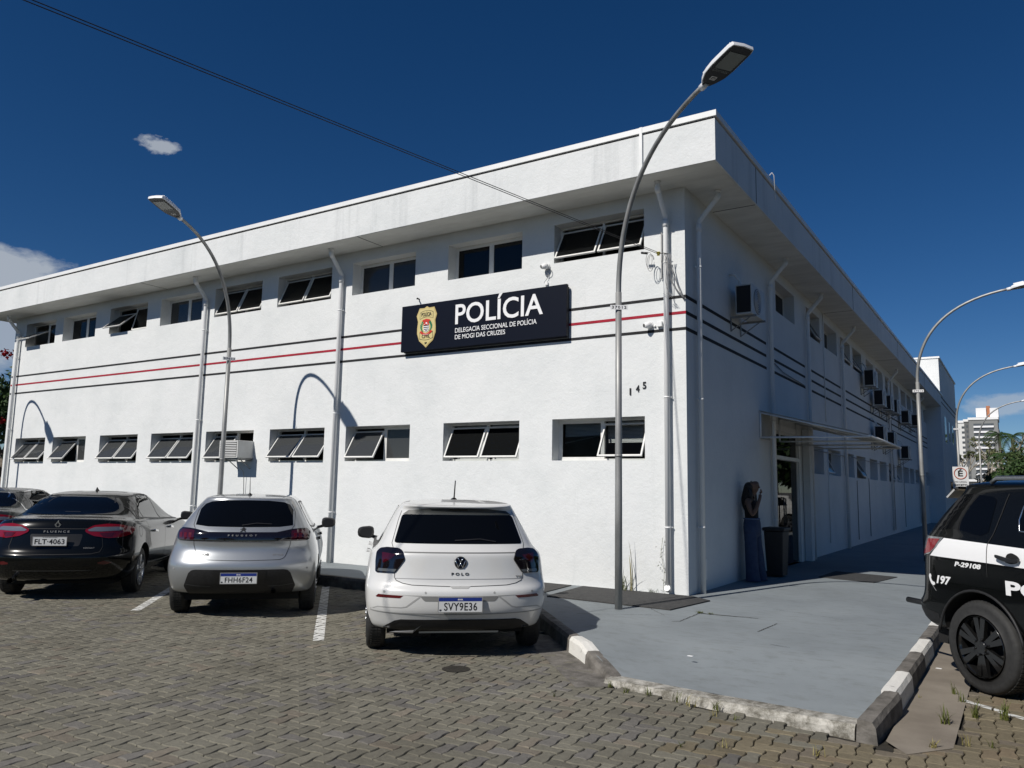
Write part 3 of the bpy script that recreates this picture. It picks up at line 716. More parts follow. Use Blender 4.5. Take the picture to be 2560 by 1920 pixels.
m = MB(); m.tube([(-5.14, 0, 5.06), (-5.15, -.05, 5.075), (-5.12, -.09, 5.05)], .014, 6); tag(m.build('wall_bracket', M['black']), 'tiny dark bracket on the wall above the left part of the navy sign', 'bracket')
# cable joint on the corner downpipe
cj = empty('cable_joint', (-.31, -.13, 5.18), 0, 'tangle of wires and yellow insulator tied to the corner downpipe', 'cable joint')
m = MB(); m.cyl((-.05, -.03, 0), (0, 0, 1), .022, .05, 10); m.cyl((-.05, -.03, .02), (0, 0, 1), .032, .012, 10); m.build('insulator', mat('yellow_insulator', (.55, .45, .03), .5), cj)
m = MB(); m.tube([(-.05, -.03, 0), (.02, .0, .01), (.09, .03, -.01)], .006, 6); m.tube([(-.32, -.05, .05), (-.22, -.04, .03)], .018, 8); m.build('metal_clip', M['black'], cj)
m = MB(); rr = random.Random(3)
for k in range(3):
    c0 = (-.16+rr.uniform(-.03, .03), -.13+rr.uniform(-.06, .06)); ra = rr.uniform(.07, .12)
    m.tube([(c0[0]+ra*.6*math.cos(t), -.04-.01*k, c0[1]+ra*1.5*math.sin(t)) for t in np.linspace(.3, 5.9+k*.3, 22)], .004, 5)
for k in range(6):
    e = (.30+rr.uniform(-.02, .03), .10, -.72+rr.uniform(-.06, .04)); s_ = (.04+.02*k, -.01, -.02)
    m.tube([Vector(s_).lerp(Vector(e), t)+Vector((-.05*math.sin(PI*t)*(k % 3), 0, -.06*math.sin(PI*t)*(k % 2))) for t in np.linspace(0, 1, 10)], .0045, 5)
for k in range(3): m.tube([(.03+.03*k, -.02, -.05), (.06+.02*k, -.03, -.45-.1*k), (.12+.03*k, -.02, -.70), (.02+.05*k, -.02, -.62)], .004, 5)
m.build('loose_wires', M['cablegrey'], cj)
# overhead cables
def cable(a, b, sag, r_, label):
    a, b = Vector(a), Vector(b); m = MB(); m.tube([a.lerp(b, t)-Vector((0, 0, 4*sag*t*(1-t))) for t in np.linspace(0, 1, 60)], r_, 6)
    tag(m.build('overhead_cable', M['cable']), label, 'cable', 'overhead cables to the corner of the building')
cable((-6.3, -28.5, 5.44), (-.36, -.16, 5.20), .0, .0045, 'black overhead cable across the sky, upper of the close pair')
cable((-6.3, -28.5, 5.40), (-.34, -.17, 5.165), .0, .0045, 'black overhead cable across the sky, lower of the close pair')
# air conditioners
def condenser(loc, label, group='air conditioner units on the shaded side wall', w=.80, h=.52, d=.28):
    r_ = empty('air_conditioner', loc, 0, label, 'air conditioner', group)
    m = MB(); m.box(.13, .13+d, 0, w, 0, h); m.build('casing', M['acwhite'], r_, .012)
    m = MB(); m.box(.15, .11+d, -.006, -.001, .03, h-.03); m.build('side_coil', M['dark'], r_)
    m = MB(); m.cyl((.13+d+.004, w*.42, h*.5), (1, 0, 0), h*.43, .006, 28); g_ = m.build('fan_guard', M['cablegrey'], r_)
    m = MB()
    for k in range(1, 6): m.tube([(.13+d+.012, w*.42+math.cos(t)*h*.42*k/5.5, h*.5+math.sin(t)*h*.42*k/5.5) for t in np.linspace(0, 2*PI, 25)], .004, 4, 0, False)
    m.build('guard_ring', M['cap'], g_)
    m = MB()
    for y in (.12, w-.12): m.box(0, .13+d+.04, y-.015, y+.015, -.035, -.002); m.box(0, .02, y-.015, y+.015, -.26, -.036); m.tube([(.01, y, -.25), (.34, y, -.035)], .010, 5)
    m.build('bracket', M['galv'], r_)
    m = MB(); m.tube([(.0, .1, h+.22), (.10, .1, h+.20), (.17, .12, h+.10), (.18, .14, h)], .022, 8); m.build('insulated_pipe', M['cap'], r_)
    return r_
acs = [(2.05, 4.62, 'nearest condenser unit high on the shaded wall, alone between corner pipe and first window'),
 (15.2, 4.93, 'large upper condenser unit in front of the upper windows, first of the far row'),
 (17.0, 4.50, 'condenser unit just beyond and below the first of the far row'), (18.9, 4.52, 'condenser unit third in the far upper row'), (20.6, 4.55, 'condenser unit fourth in the far upper row'),
 (24.0, 4.45, 'condenser unit left of the second side lamp post, upper storey'), (27.6, 4.60, 'farthest condenser unit on the upper storey, right of the lamp post'),
 (16.9, 3.30, 'condenser unit below the painted bands, beside the canopy end'), (19.4, 3.28, 'condenser unit below the painted bands, second past the canopy'), (23.4, 3.0, 'lowest far condenser unit below the bands beside hanging cables')]
c0 = None
for i, (y, z, lab) in enumerate(acs):
    if c0 is None: c0 = condenser((0, y, z), lab); o = c0
    else: o = copy_tree(c0); o.location = (0, y, z); o['label'] = lab
wa = empty('window_air_conditioner', (-10.10, -.42, 2.14), 0, 'boxy louvred air conditioner sticking out of a ground floor window', 'air conditioner')
m = MB(); m.box(.02, .57, .02, .66, 0, .36); m.build('casing', M['acwhite'], wa, .01)
m = MB(); m.box(0, .59, 0, .019, 0, .36); m.build('front_frame', M['acwhite'], wa)
m = MB()
for k in range(9): m.box(.03, .56, -.012, -.001, .03+k*.036, .045+k*.036)
m.build('louvres', M['cap'], wa)
m = MB(); m.box(.03, .56, -.003, -.0005, .02, .34); m.build('dark_grille', M['dark'], wa)
m = MB(); m.tube([(.1, .1, 0), (.1, .42, -.22)], .01, 6); m.tube([(.5, .1, 0), (.5, .42, -.22)], .01, 6); m.box(.05, .55, .05, .42, -.03, -.005); m.tube([(.45, .1, -.03), (.40, .25, -.2), (.38, .36, -.3), (.38, .40, -1.0)], .008, 6); m.build('support_bracket', M['galv'], wa)
# sheets on the pavement
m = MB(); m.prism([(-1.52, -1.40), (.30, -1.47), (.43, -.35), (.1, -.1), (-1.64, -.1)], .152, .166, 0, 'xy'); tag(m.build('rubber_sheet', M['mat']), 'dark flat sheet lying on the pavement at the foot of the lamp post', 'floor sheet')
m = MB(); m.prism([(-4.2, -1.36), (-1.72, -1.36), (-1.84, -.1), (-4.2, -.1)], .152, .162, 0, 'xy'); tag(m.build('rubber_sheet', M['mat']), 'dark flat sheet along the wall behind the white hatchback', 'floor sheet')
m = MB(); m.prism([(.95, 3.9), (1.9, 3.6), (2.1, 4.9), (1.0, 5.2)], .152, .160, 0, 'xy'); tag(m.build('door_mat', M['mat']), 'dark mat on the shaded pavement in front of the entrance', 'door mat')
# wheeled bin
bn = empty('waste_bin', (.17, 3.3, .15), 0, 'tall black waste bin against the wall by the entrance door', 'bin')
m = MB(); vs = []
for z, s in ((.02, .80), (.80, 1.0)):
    for x, y in ((0, 0), (.34, 0), (.34, .44), (0, .44)): vs.append((.0+(x-.17)*s+.17, .0+(y-.22)*s+.22, z))
m.add(vs, [(0, 3, 2, 1), (4, 5, 6, 7), (0, 1, 5, 4), (1, 2, 6, 5), (2, 3, 7, 6), (3, 0, 4, 7)]); m.build('bin_body', M['blackrough'], bn, .02)
m = MB(); m.box(-.02, .37, -.02, .46, .80, .86); m.build('bin_lid', M['blackrough'], bn, .015)
for y in (.06, .38):
    m = MB(); m.cyl((.03, y, .05), (0, 1, 0), .05, .04, 14); m.build('wheel', M['tyre'], bn)
# street lamps
def bez(zj=4.2, r1=1.95, z1=6.18, a=.95, b=1.45, sl=.105, n=22):
    P0 = Vector((0, zj)); P3 = Vector((r1, z1)); P1 = P0+Vector((0, a)); P2 = P3-b*Vector((math.cos(sl), math.sin(sl)))
    return [P0*(1-t)**3+3*P1*t*(1-t)**2+3*P2*t*t*(1-t)+P3*t**3 for t in np.linspace(0, 1, n)]
def lamp(loc, az, label):
    r_ = empty('street_lamp', loc, 0, label, 'street lamp', 'curved steel street lamps round the building')
    m = MB(); m.tube([(0, 0, 0), (0, 0, 1.3), (0, 0, 2.2), (0, 0, 4.06)], [.048, .046, .043, .040], 18); m.tube([(0, 0, 1.9), (0, 0, 1.93)], .049, 18); m.build('pole', M['galv'], r_)
    az_ = R(az); d = Vector((math.sin(az_), math.cos(az_), 0)); pts = [tuple(d*p.x+Vector((0, 0, p.y-.15))) for p in bez()]
    m = MB(); m.tube([(0, 0, 3.95), (0, 0, 4.0)]+pts, [.038, .038]+[.035-.008*i/21 for i in range(22)], 16); m.build('arm', M['galv'], r_)
    # head: wide shallow housing, local x along the arm
    Mx = Matrix.Translation(Vector(pts[-1])) @ Matrix.Rotation(PI/2-az_, 4, 'Z') @ Matrix.Rotation(R(-8), 4, 'Y')
    out = [(-.02, .045), (.05, .09), (.16, .135), (.30, .15), (.60, .145), (.66, .13), (.675, .0)]
    out = out+[(x, -y) for x, y in reversed(out[:-1])]
    m = MB(); n = len(out); vs = [Mx @ Vector((x, y, -.02)) for x, y in out]+[Mx @ Vector((x, y, .018)) for x, y in out]+[Mx @ Vector((.33+(x-.33)*.88, y*.85, .055)) for x, y in out]
    fs = [tuple(range(n))[::-1], tuple(range(2*n, 3*n))]+[(a+i, a+(i+1) % n, a+n+(i+1) % n, a+n+i) for a in (0, n) for i in range(n)]
    m.add(vs, fs); m.box(.05, .25, -.07, .07, .055, .09, 0, Mx)
    for k in range(8): m.box(.28+k*.042, .29+k*.042, -.11, .11, .055, .075, 0, Mx)
    hd_ = m.build('lamp_head', M['lamp_white'], r_, .006)
    m = MB(); m.prism([(x*.96+.012, y*.93) for x, y in out], -.026, -.0205, 0, 'xy'); me = m.mesh('underside', M['lamp_black']); me.transform(Mx); link(D.objects.new('underside', me), hd_)
    m = MB(); m.box(.30, .57, -.105, .105, -.031, -.0265, 0, Mx); m.build('lens', M['lamp_lens'], hd_)
    tx = text_mesh('Domatic', .20, .045, bold=.01, shear=.2, depth=.001); tx.materials.append(M['lamp_lens'])
    tx.transform(Mx @ Matrix.Translation((.245, -.10, -.0275)) @ Matrix.Rotation(R(90), 4, 'Z') @ Matrix.Rotation(R(90), 4, 'X')); link(D.objects.new('maker_lettering', tx), hd_)
    m = MB(); m.box(.10, .16, -.035, .035, -.028, -.0265, 0, Mx); m.build('rating_label', M['pvc'], hd_)
    m = MB(); m.box(.11, .15, -.025, .025, -.0295, -.0282, 0, Mx); m.build('rating_label', M['lamp_black'], hd_)
    tz = text_mesh('20', .036, .026, bold=.02, depth=.001); tz.materials.append(M['pvc']); tz.transform(Mx @ Matrix.Translation((.117, -.018, -.0300)) @ Matrix.Rotation(R(90), 4, 'Z') @ Matrix.Rotation(R(90), 4, 'X')); link(D.objects.new('rating_number', tz), hd_)
    m = MB(); m.tube([Mx @ Vector((-.09, 0, -.005)), Mx @ Vector((.02, 0, 0))], .04, 14); m.build('clamp_sleeve', M['lamp_white'], hd_)
    # number plate strapped on the pole
    c2 = math.atan2(CO.x-loc[0], CO.y-loc[1]); t_ = Matrix.Translation((0, 0, 3.85)) @ Matrix.Rotation(-c2+PI+R(8), 4, 'Z')
    m = MB(); m.box(-.115, .115, -.052, -.047, -.03, .03, 0, t_); tg = m.build('pole_tag', M['white'], r_)
    num = {0: '37012', 1: '37011'}.get(len([o for o in D.objects if o.name.startswith('pole_tag')])-1, '37013')
    tx = text_mesh(num, .19, .038, bold=.02, depth=.001, space=1.3); tx.materials.append(M['black']); tx.transform(t_ @ Matrix.Translation((-.095, -.0525, -.019))); link(D.objects.new('tag_number', tx), tg)
    return r_
lamp((-.26, -1.78, .15), 125, 'curved street lamp on the grey pavement in front of the building corner')
lamp((-8.70, -1.39, .15), 157, 'curved street lamp behind the silver hatchback, head against the sky')
lamp((-19.75, -1.45, .15), 157, 'curved street lamp at the far left end whose shadow falls on the wall')
lamp((2.17, 9.2, .15), 92, 'tallest looking side street lamp beside the shaded wall, arm over the road')
lamp((2.2, 21.7, .15), 92, 'side street lamp rising behind the square parking sign')
lamp((2.42, 34, .15), 92, 'farthest curved street lamp in front of the grey tower block')
# parking sign
ps = empty('parking_sign', (2.33, 20, .15), 0, 'white parking sign with letter E in a red ring behind the police car', 'sign')
m = MB(); m.tube([(0, .03, 0), (0, .03, 2.5)], .028, 10); m.build('post', M['galv'], ps)
m = MB(); m.box(-.235, .235, 0, .008, 1.66, 2.44); m.build('plate', M['plate'], ps)
m = MB(); m.tube([(.185*math.cos(t), -.006, 2.21+.185*math.sin(t)) for t in np.linspace(0, 2*PI, 33)], .016, 6); m.build('red_ring', mat('sign_red', (.40, .10, .06), .6), ps)
text_obj('sign_letter', 'É', .15, .25, M['black'], ps, (-.075, -.002, 2.11), bold=.03, depth=.004)
text_obj('sign_text', 'NO LOCAL', .36, .05, M['black'], ps, (-.18, -.002, 1.90), bold=.02, depth=.003); text_obj('sign_text', 'EXCETO', .38, .075, M['black'], ps, (-.19, -.002, 1.78), bold=.04, depth=.003)
# ------------------------------------------------------------------ vehicles
def car_ring(yr, yf, w, z, D_=.42, Df=.5, wf=None, p=2.4, nr=7, ns=7):
    """half plan outline from rear centre to front centre; z = (rear, side_rear, side_front, front)"""
    wf = wf or w; z = z if isinstance(z, tuple) else (z,)*4; out = []
    for i in range(nr):
        th = PI/2*i/(nr-1); x = w*math.sin(th)**(2/p); y = yr+D_*(1-math.cos(th)**(2/p)) if i < nr-1 else yr+D_
        t = (i/(nr-1))**2; out.append((x, y, z[0]*(1-t)+z[1]*t))
    for i in range(1, ns):
        t = i/ns; out.append((w+(wf-w)*t, yr+D_+(yf-Df-yr-D_)*t, z[1]+(z[2]-z[1])*t))
    for i in range(nr):
        th = PI/2*(1-i/(nr-1)); x = wf*math.sin(th)**(2/p) if i < nr-1 else 0; y = yf-Df*(1-math.cos(th)**(2/p)) if i > 0 else yf-Df
        t = ((nr-1-i)/(nr-1))**2; out.append((x, y, z[3]*(1-t)+z[2]*t))
    return out
def car_body(name, rings, arches, material, parent, level=2):
    half = [car_ring(**r) for r in rings]; n = len(half[0]); vs = []; fs = []; full = 2*n-2
    for h in half:
        vs += h + [(-x, y, z) for x, y, z in reversed(h[1:-1])]
    for k in range(len(half)-1):
        for i in range(full):
            j = (i+1) % full; fs.append((k*full+i, (k+1)*full+i, (k+1)*full+j, k*full+j))
    # floor and roof caps as strips across the car
    def cap(b, flip):
        for i in range(n-1):
            a0, a1 = b+i, b+i+1; c0, c1 = b+(full-i) % full, b+(full-i-1) % full
            f = [a0, a1, c1, c0] if i > 0 else [a0, a1, c1]
            if i == n-2: f = [a0, a1, c0]
            fs.append(tuple(reversed(f)) if flip else tuple(f))
    cap(0, False); cap((len(half)-1)*full, True)
    me = D.meshes.new(name); me.from_pydata(vs, [], fs); me.update(); me.materials.append(material)
    bm = bmesh.new(); bm.from_mesh(me); bmesh.ops.recalc_face_normals(bm, faces=bm.faces); bm.to_mesh(me); bm.free()
    o = D.objects.new(name, me); link(o, None)
    sub = o.modifiers.new('s', 'SUBSURF'); sub.levels = level; sub.render_levels = level
    cutters = []
    for (y, z, r, xin) in arches:
        for sx in (1, -1):
            m = MB(); m.cyl((sx*(xin+.6), y, z), (1, 0, 0), r, 1.2, 40); m.box(sx*xin if sx > 0 else -xin-1.2, xin+1.2 if sx > 0 else -xin, y-r, y+r, -.2, z)
            # union of cylinder and box below would overlap; use the cylinder only
            m2 = MB(); prof = [(y+r*math.cos(t), z+r*math.sin(t)) for t in np.linspace(0, PI, 22)]+[(y-r, -.3), (y+r, -.3)]
            m2.prism(prof, sx*xin, sx*(xin+1.2), 0, 'yz'); c = D.objects.new('cut', m2.mesh('cut', M['archblack'])); link(c); cutters.append(c)
            b = o.modifiers.new('b', 'BOOLEAN'); b.operation = 'DIFFERENCE'; b.solver = 'EXACT'; b.object = c
            try: b.material_mode = 'TRANSFER'
            except Exception: pass
    bpy.context.view_layer.update()
    full_me = D.meshes.new_from_object(o.evaluated_get(DG()), depsgraph=DG())
    for b in list(o.modifiers):
        if b.type == 'BOOLEAN': o.modifiers.remove(b)
    bpy.context.view_layer.update(); plain = D.meshes.new_from_object(o.evaluated_get(DG()), depsgraph=DG())
    bm = bmesh.new(); bm.from_mesh(plain); bvh = BVHTree.FromBMesh(bm); bm.free()
    for c in cutters: D.objects.remove(c)
    D.objects.remove(o)
    full_me.polygons.foreach_set('use_smooth', [True]*len(full_me.polygons))
    try: full_me.set_sharp_from_angle(angle=R(42))
    except Exception: pass
    o = D.objects.new(name, full_me); link(o, parent); return o, bvh
def caster(bvh, side):
    def f(a, z):
        if side == 'rear': o, d = Vector((a, -1.5, z)), Vector((0, 1, 0))
        elif side == 'right': o, d = Vector((2.2, a, z)), Vector((-1, 0, 0))
        elif side == 'left': o, d = Vector((-2.2, a, z)), Vector((1, 0, 0))
        elif side == 'top': o, d = Vector((a, z, 3)), Vector((0, 0, -1))
        loc, nrm, _, _ = bvh.ray_cast(o, d)
        if loc is None:
            loc, nrm, _, _ = bvh.find_nearest(Vector((a, .2, z)) if side == 'rear' else (Vector((.8 if side == 'right' else -.8, a, z)) if side != 'top' else Vector((a, z, 1.4))))
        if nrm.dot(d) > 0: nrm = -nrm
        return loc, nrm
    return f
def resample(poly, step, closed=True):
    out = []; n = len(poly)
    for i in range(n if closed else n-1):
        a, b = Vector(poly[i]), Vector(poly[(i+1) % n]); k = max(1, int((b-a).length/step+.5)); out += [a.lerp(b, j/k) for j in range(k)]
    if not closed: out.append(Vector(poly[-1]))
    return out
def rounded(poly, r, n=4):
    out = []; N = len(poly)
    for i in range(N):
        p = Vector(poly[i]); a = Vector(poly[i-1])-p; b = Vector(poly[(i+1) % N])-p; rr = min(r, a.length*.45, b.length*.45); A = p+a.normalized()*rr; B = p+b.normalized()*rr
        for k in range(n+1):
            t = k/n; out.append(tuple(A*(1-t)**2+p*2*t*(1-t)+B*t*t))
    return out
def skin(cast, poly, off, name, m, parent, step=.03, thick=.012, r=0, sink=0):
    """a part laid on the body: outline in the plane of projection, its own small thickness"""
    if r: poly = rounded(poly, r)
    out = resample(poly, step); xs = [p.x for p in out]; ys = [p.y for p in out]; pts = [tuple(p) for p in out]; n = len(pts)
    gx = np.arange(min(xs), max(xs), step); gy = np.arange(min(ys), max(ys), step)
    def inside(x, y):
        c = False; j = n-1
        for i in range(n):
            xi, yi = pts[i]; xj, yj = pts[j]
            if (yi > y) != (yj > y) and x < (xj-xi)*(y-yi)/(yj-yi)+xi: c = not c
            j = i
        return c
    inner = [(x, y) for x in gx for y in gy if inside(x, y) and min((x-a)**2+(y-b)**2 for a, b in pts) > (step*.5)**2]
    V, E, F, *_ = geometry.delaunay_2d_cdt([Vector(p) for p in pts+inner], [(i, (i+1) % n) for i in range(n)], [], 1, 1e-5)
    vs = []; low = []
    for v in V:
        l, nm = cast(v[0], v[1]); vs.append(l+nm*off); low.append(l+nm*(off-thick))
    mb = MB(); mb.add(vs, [tuple(f) for f in F], 0, True)
    # rim
    cnt = {}
    for f in F:
        for i in range(len(f)):
            e = (f[i], f[(i+1) % len(f)]); cnt[tuple(sorted(e))] = cnt.get(tuple(sorted(e)), 0)+1
    b = len(mb.v); mb.v += [tuple(v) for v in vs] + [tuple(v) for v in low]; N = len(vs)
    for (i, j), c in cnt.items():
        if c == 1: mb.f.append((b+i, b+j, b+N+j, b+N+i)); mb.mi.append(0); mb.smooth.append(False)
    me = D.meshes.new(name); me.from_pydata(mb.v, [], mb.f); me.update(); me.materials.append(m); me.polygons.foreach_set('use_smooth', mb.smooth)
    # orientation of the face towards the outside
    l, nm = cast(*V[len(V)//2]) if len(V) else (None, None)
    s = sum(p.normal.dot(nm) for p in me.polygons[:len(F)])
    if s < 0: me.flip_normals()
    o = D.objects.new(name, me); link(o, parent); return o
def line_on(cast, poly, wdt, name, m, parent, off=.0025, closed=False, step=.03, tub=None):
    P = resample(poly, step, closed); L = [cast(*p) for p in P]
    if tub:
        mb = MB(); mb.tube([l+nm*off for l, nm in L]+([L[0][0]+L[0][1]*off] if closed else []), tub, 6, 0, not closed); return mb.build(name, m, parent)
    vs = []; n = len(L)
    for i, (l, nm) in enumerate(L):
        a = L[i-1][0] if (i > 0 or closed) else l; b = L[(i+1) % n][0] if (i < n-1 or closed) else l
        t = (b-a).normalized(); s = t.cross(nm).normalized(); vs += [l+nm*off-s*wdt/2, l+nm*off+s*wdt/2]
    mb = MB(); mb.add(vs, [(2*i, 2*((i+1) % n), 2*((i+1) % n)+1, 2*i+1) for i in range(n if closed else n-1)]); 
    me = D.meshes.new(name); me.from_pydata(mb.v, [], mb.f); me.update(); me.materials.append(m); return link(D.objects.new(name, me), parent)
def text_on(cast, s, x0, z0, w_, h, m, parent, name='lettering', off=.003, side='rear', **k):
    me = text_mesh(s, w_, h, depth=.003, **k); me.materials.append(m)
    for v in me.vertices:
        a = x0+v.co.x if side == 'rear' else (x0-v.co.x if side == 'left' else x0+v.co.x); l, nm = cast(a, z0+v.co.z); v.co = l+nm*(off-v.co.y*.5)
    me.update(); return link(D.objects.new(name, me), parent)
def plate(parent, x, y, z, s, old=False, w_=.418, h=.136, tilt=0):
    p = MB(); p.prism(rounded([(-w_/2, 0), (w_/2, 0), (w_/2, h), (-w_/2, h)], .012, 3), -.004, 0); o = p.build('number_plate', M['plate'], parent, 0, (x, y, z)); o.rotation_euler = (tilt, 0, 0)
    e = MB(); 
    for a in ((-w_/2-.004, w_/2+.004, -.004, .002), (-w_/2-.004, w_/2+.004, h-.002, h+.004)): e.box(a[0], a[1], -.0055, .004, a[2], a[3])
    for a in ((-w_/2-.004, -w_/2+.002), (w_/2-.002, w_/2+.004)): e.box(a[0], a[1], -.0055, .004, .002, h-.002)
    e.build('plate_rim', M['cablegrey'], o)
    if not old:
        b = MB(); b.box(-w_/2+.004, w_/2-.004, -.0052, -.0041, h-.036, h-.004); b.build('blue_band', M['plateblue'], o)
        text_obj('plate_word', 'BRASIL', .05, .014, M['white'], o, (-.025, -.0054, h-.027), bold=.02, depth=.0006)
        text_obj('plate_number', s, .315, h-.062, M['black'], o, (-.155, -.0045, .013), bold=.012, depth=.0008, space=1.08)
        text_obj('plate_mark', 'BR', .022, .016, M['black'], o, (-.198, -.0045, .01), bold=.03, depth=.0008)
    else:
        text_obj('plate_number', s, .37, .070, M['black'], o, (-.185, -.0045, .018), bold=.02, depth=.0008, space=1.05)
        text_obj('plate_word', 'SP MOGI DAS CRUZES', .18, .014, M['black'], o, (-.09, -.0045, .105), depth=.0008)
    return o
def wheel(parent, x, y, r, wdt, rr, rimmat, spokes=5, side=1, twin=False):
    """tyre mesh with rim and spokes; outer face at x, side=+1 right"""
    prof = [(r*.70, 0), (r*.72, .012), (r*.86, .006), (r*.955, .012), (r*.985, .035), (r, .055), (r, wdt-.055), (r*.985, wdt-.03), (r*.95, wdt-.01), (r*.7, wdt)]
    n = 44; m = MB(); vs = []
    for k in range(n):
        a = 2*PI*k/n; tr = 0
        for (q, d) in prof: vs.append((side*(-d), math.cos(a)*q, math.sin(a)*q))
    L = len(prof); fs = [(k*L+i, ((k+1) % n)*L+i, ((k+1) % n)*L+i+1, k*L+i+1) for k in range(n) for i in range(L-1)]
    m.add(vs, fs, 0, True)
    for k in range(60):   # tread ribs
        a = 2*PI*k/60; c, s_ = math.cos(a), math.sin(a); Mx = Matrix.Rotation(a, 4, 'X')
        for d0, d1 in ((.05, .05+(wdt-.1)*.30), (.05+(wdt-.1)*.36, .05+(wdt-.1)*.64), (.05+(wdt-.1)*.70, wdt-.05)):
            m.box(min(-side*d0, -side*d1), max(-side*d0, -side*d1), r-.004, r+.004, -r*.032, r*.032, 0, Mx)
    t = m.build('wheel', M['tyre'], parent, 0, (x, y, r))
    m = MB(); pr = [(rr, .0), (rr*1.03, .008), (rr*.97, .02), (rr*.93, .05), (rr*.90, wdt*.75)]; vs = []
    for k in range(40):
        a = 2*PI*k/40
        for (q, d) in pr: vs.append((-side*d+side*.002, math.cos(a)*q, math.sin(a)*q))
    L = len(pr); m.add(vs, [(k*L+i, ((k+1) % 40)*L+i, ((k+1) % 40)*L+i+1, k*L+i+1) for k in range(40) for i in range(L-1)], 0, True)
    for k in range(spokes):
        for tw in ((-.16, .16) if twin else (0,)):
            Mx = Matrix.Rotation(2*PI*k/spokes+PI/2+tw, 4, 'X'); ww = .020 if twin else .032
            v = [Vector((-side*.012, rr*.12, -ww*.8)), Vector((-side*.012, rr*.12, ww*.8)), Vector((-side*.006, rr*.97, ww*1.25)), Vector((-side*.006, rr*.97, -ww*1.25)), Vector((-side*.05, rr*.12, -ww)), Vector((-side*.05, rr*.12, ww)), Vector((-side*.035, rr*.95, ww*1.3)), Vector((-side*.035, rr*.95, -ww*1.3))]
            m.add([Mx @ q for q in v], [(0, 1, 2, 3), (7, 6, 5, 4), (0, 4, 5, 1), (1, 5, 6, 2), (2, 6, 7, 3), (3, 7, 4, 0)])
    m.cyl((-side*.02, 0, 0), (1, 0, 0), rr*.22, .04, 20)
    for k in range(5 if not twin else 6):
        a = 2*PI*k/(5 if not twin else 6)+.3; m.cyl((side*.0, math.cos(a)*rr*.24*1.05, math.sin(a)*rr*.24*1.05), (1, 0, 0), .011, .03, 8)
    m.build('rim', rimmat, t, .0)
    m = MB(); m.cyl((-side*wdt*.6, 0, 0), (1, 0, 0), rr*.93, .01, 30); m.cyl((-side*wdt*.4, 0, 0), (1, 0, 0), rr*.6, .02, 24); m.build('brake_disc', M['dark'], t)
    return t
def mirror_part(parent, side, x, y, z, m, w_=.215, h=.155, name='door_mirror'):
    mb = MB(); vs = []; n = 14
    for k, (d, s) in enumerate(((.0, .72), (.03, .97), (.07, 1.0), (.12, .8), (.15, .42))):
        for i in range(n):
            a = 2*PI*i/n; cx_ = abs(math.cos(a))**.62*math.copysign(1, math.cos(a)); sz = abs(math.sin(a))**.62*math.copysign(1, math.sin(a))
            vs.append((side*(w_/2+cx_*w_/2*s), d, sz*h/2*s*(1-.12*cx_)))
    mb.add(vs, [(k*n+i, k*n+(i+1) % n, (k+1)*n+(i+1) % n, (k+1)*n+i) for k in range(4) for i in range(n)]+[tuple(4*n+i for i in range(n))], 0, True)
    mb.tube([(side*.02, .07, -h*.35), (-side*.10, .09, -h*.55)], .022, 8)
    o = mb.build(name, m, parent, 0, (x, y, z))
    g = MB(); g.add([v for v in vs[:n]], [tuple(range(n))]); g.build('mirror_glass', M['black'], o); return o
def base_parts(root, bvh, wheels, rimmat, spokes, twin=False):
    for (y, x, r, wd, rr) in wheels:
        for s in (1, -1): wheel(root, s*x, y, r, wd, rr, rimmat, spokes, s, twin)
    m = MB(); m.box(-.68, .68, .45, 3.9, .19, .32); m.tube([(-.6, wheels[0][0], wheels[0][2]*.9), (.6, wheels[0][0], wheels[0][2]*.9)], .06, 10); m.build('underbody', M['archblack'], root)
def side_glass(bvh, root, polys, m, off=.003, trim=None, tw=.02):
    for s in ('right', 'left'):
        c = caster(bvh, s)
        for pl in polys:
            g_ = skin(c, pl, off, 'side_window', m, root, .05, .008, .03)
            if trim: line_on(c, pl, tw, 'window_trim', trim, g_, off+.002, True, .05)
def hatch_common(root, bvh): pass
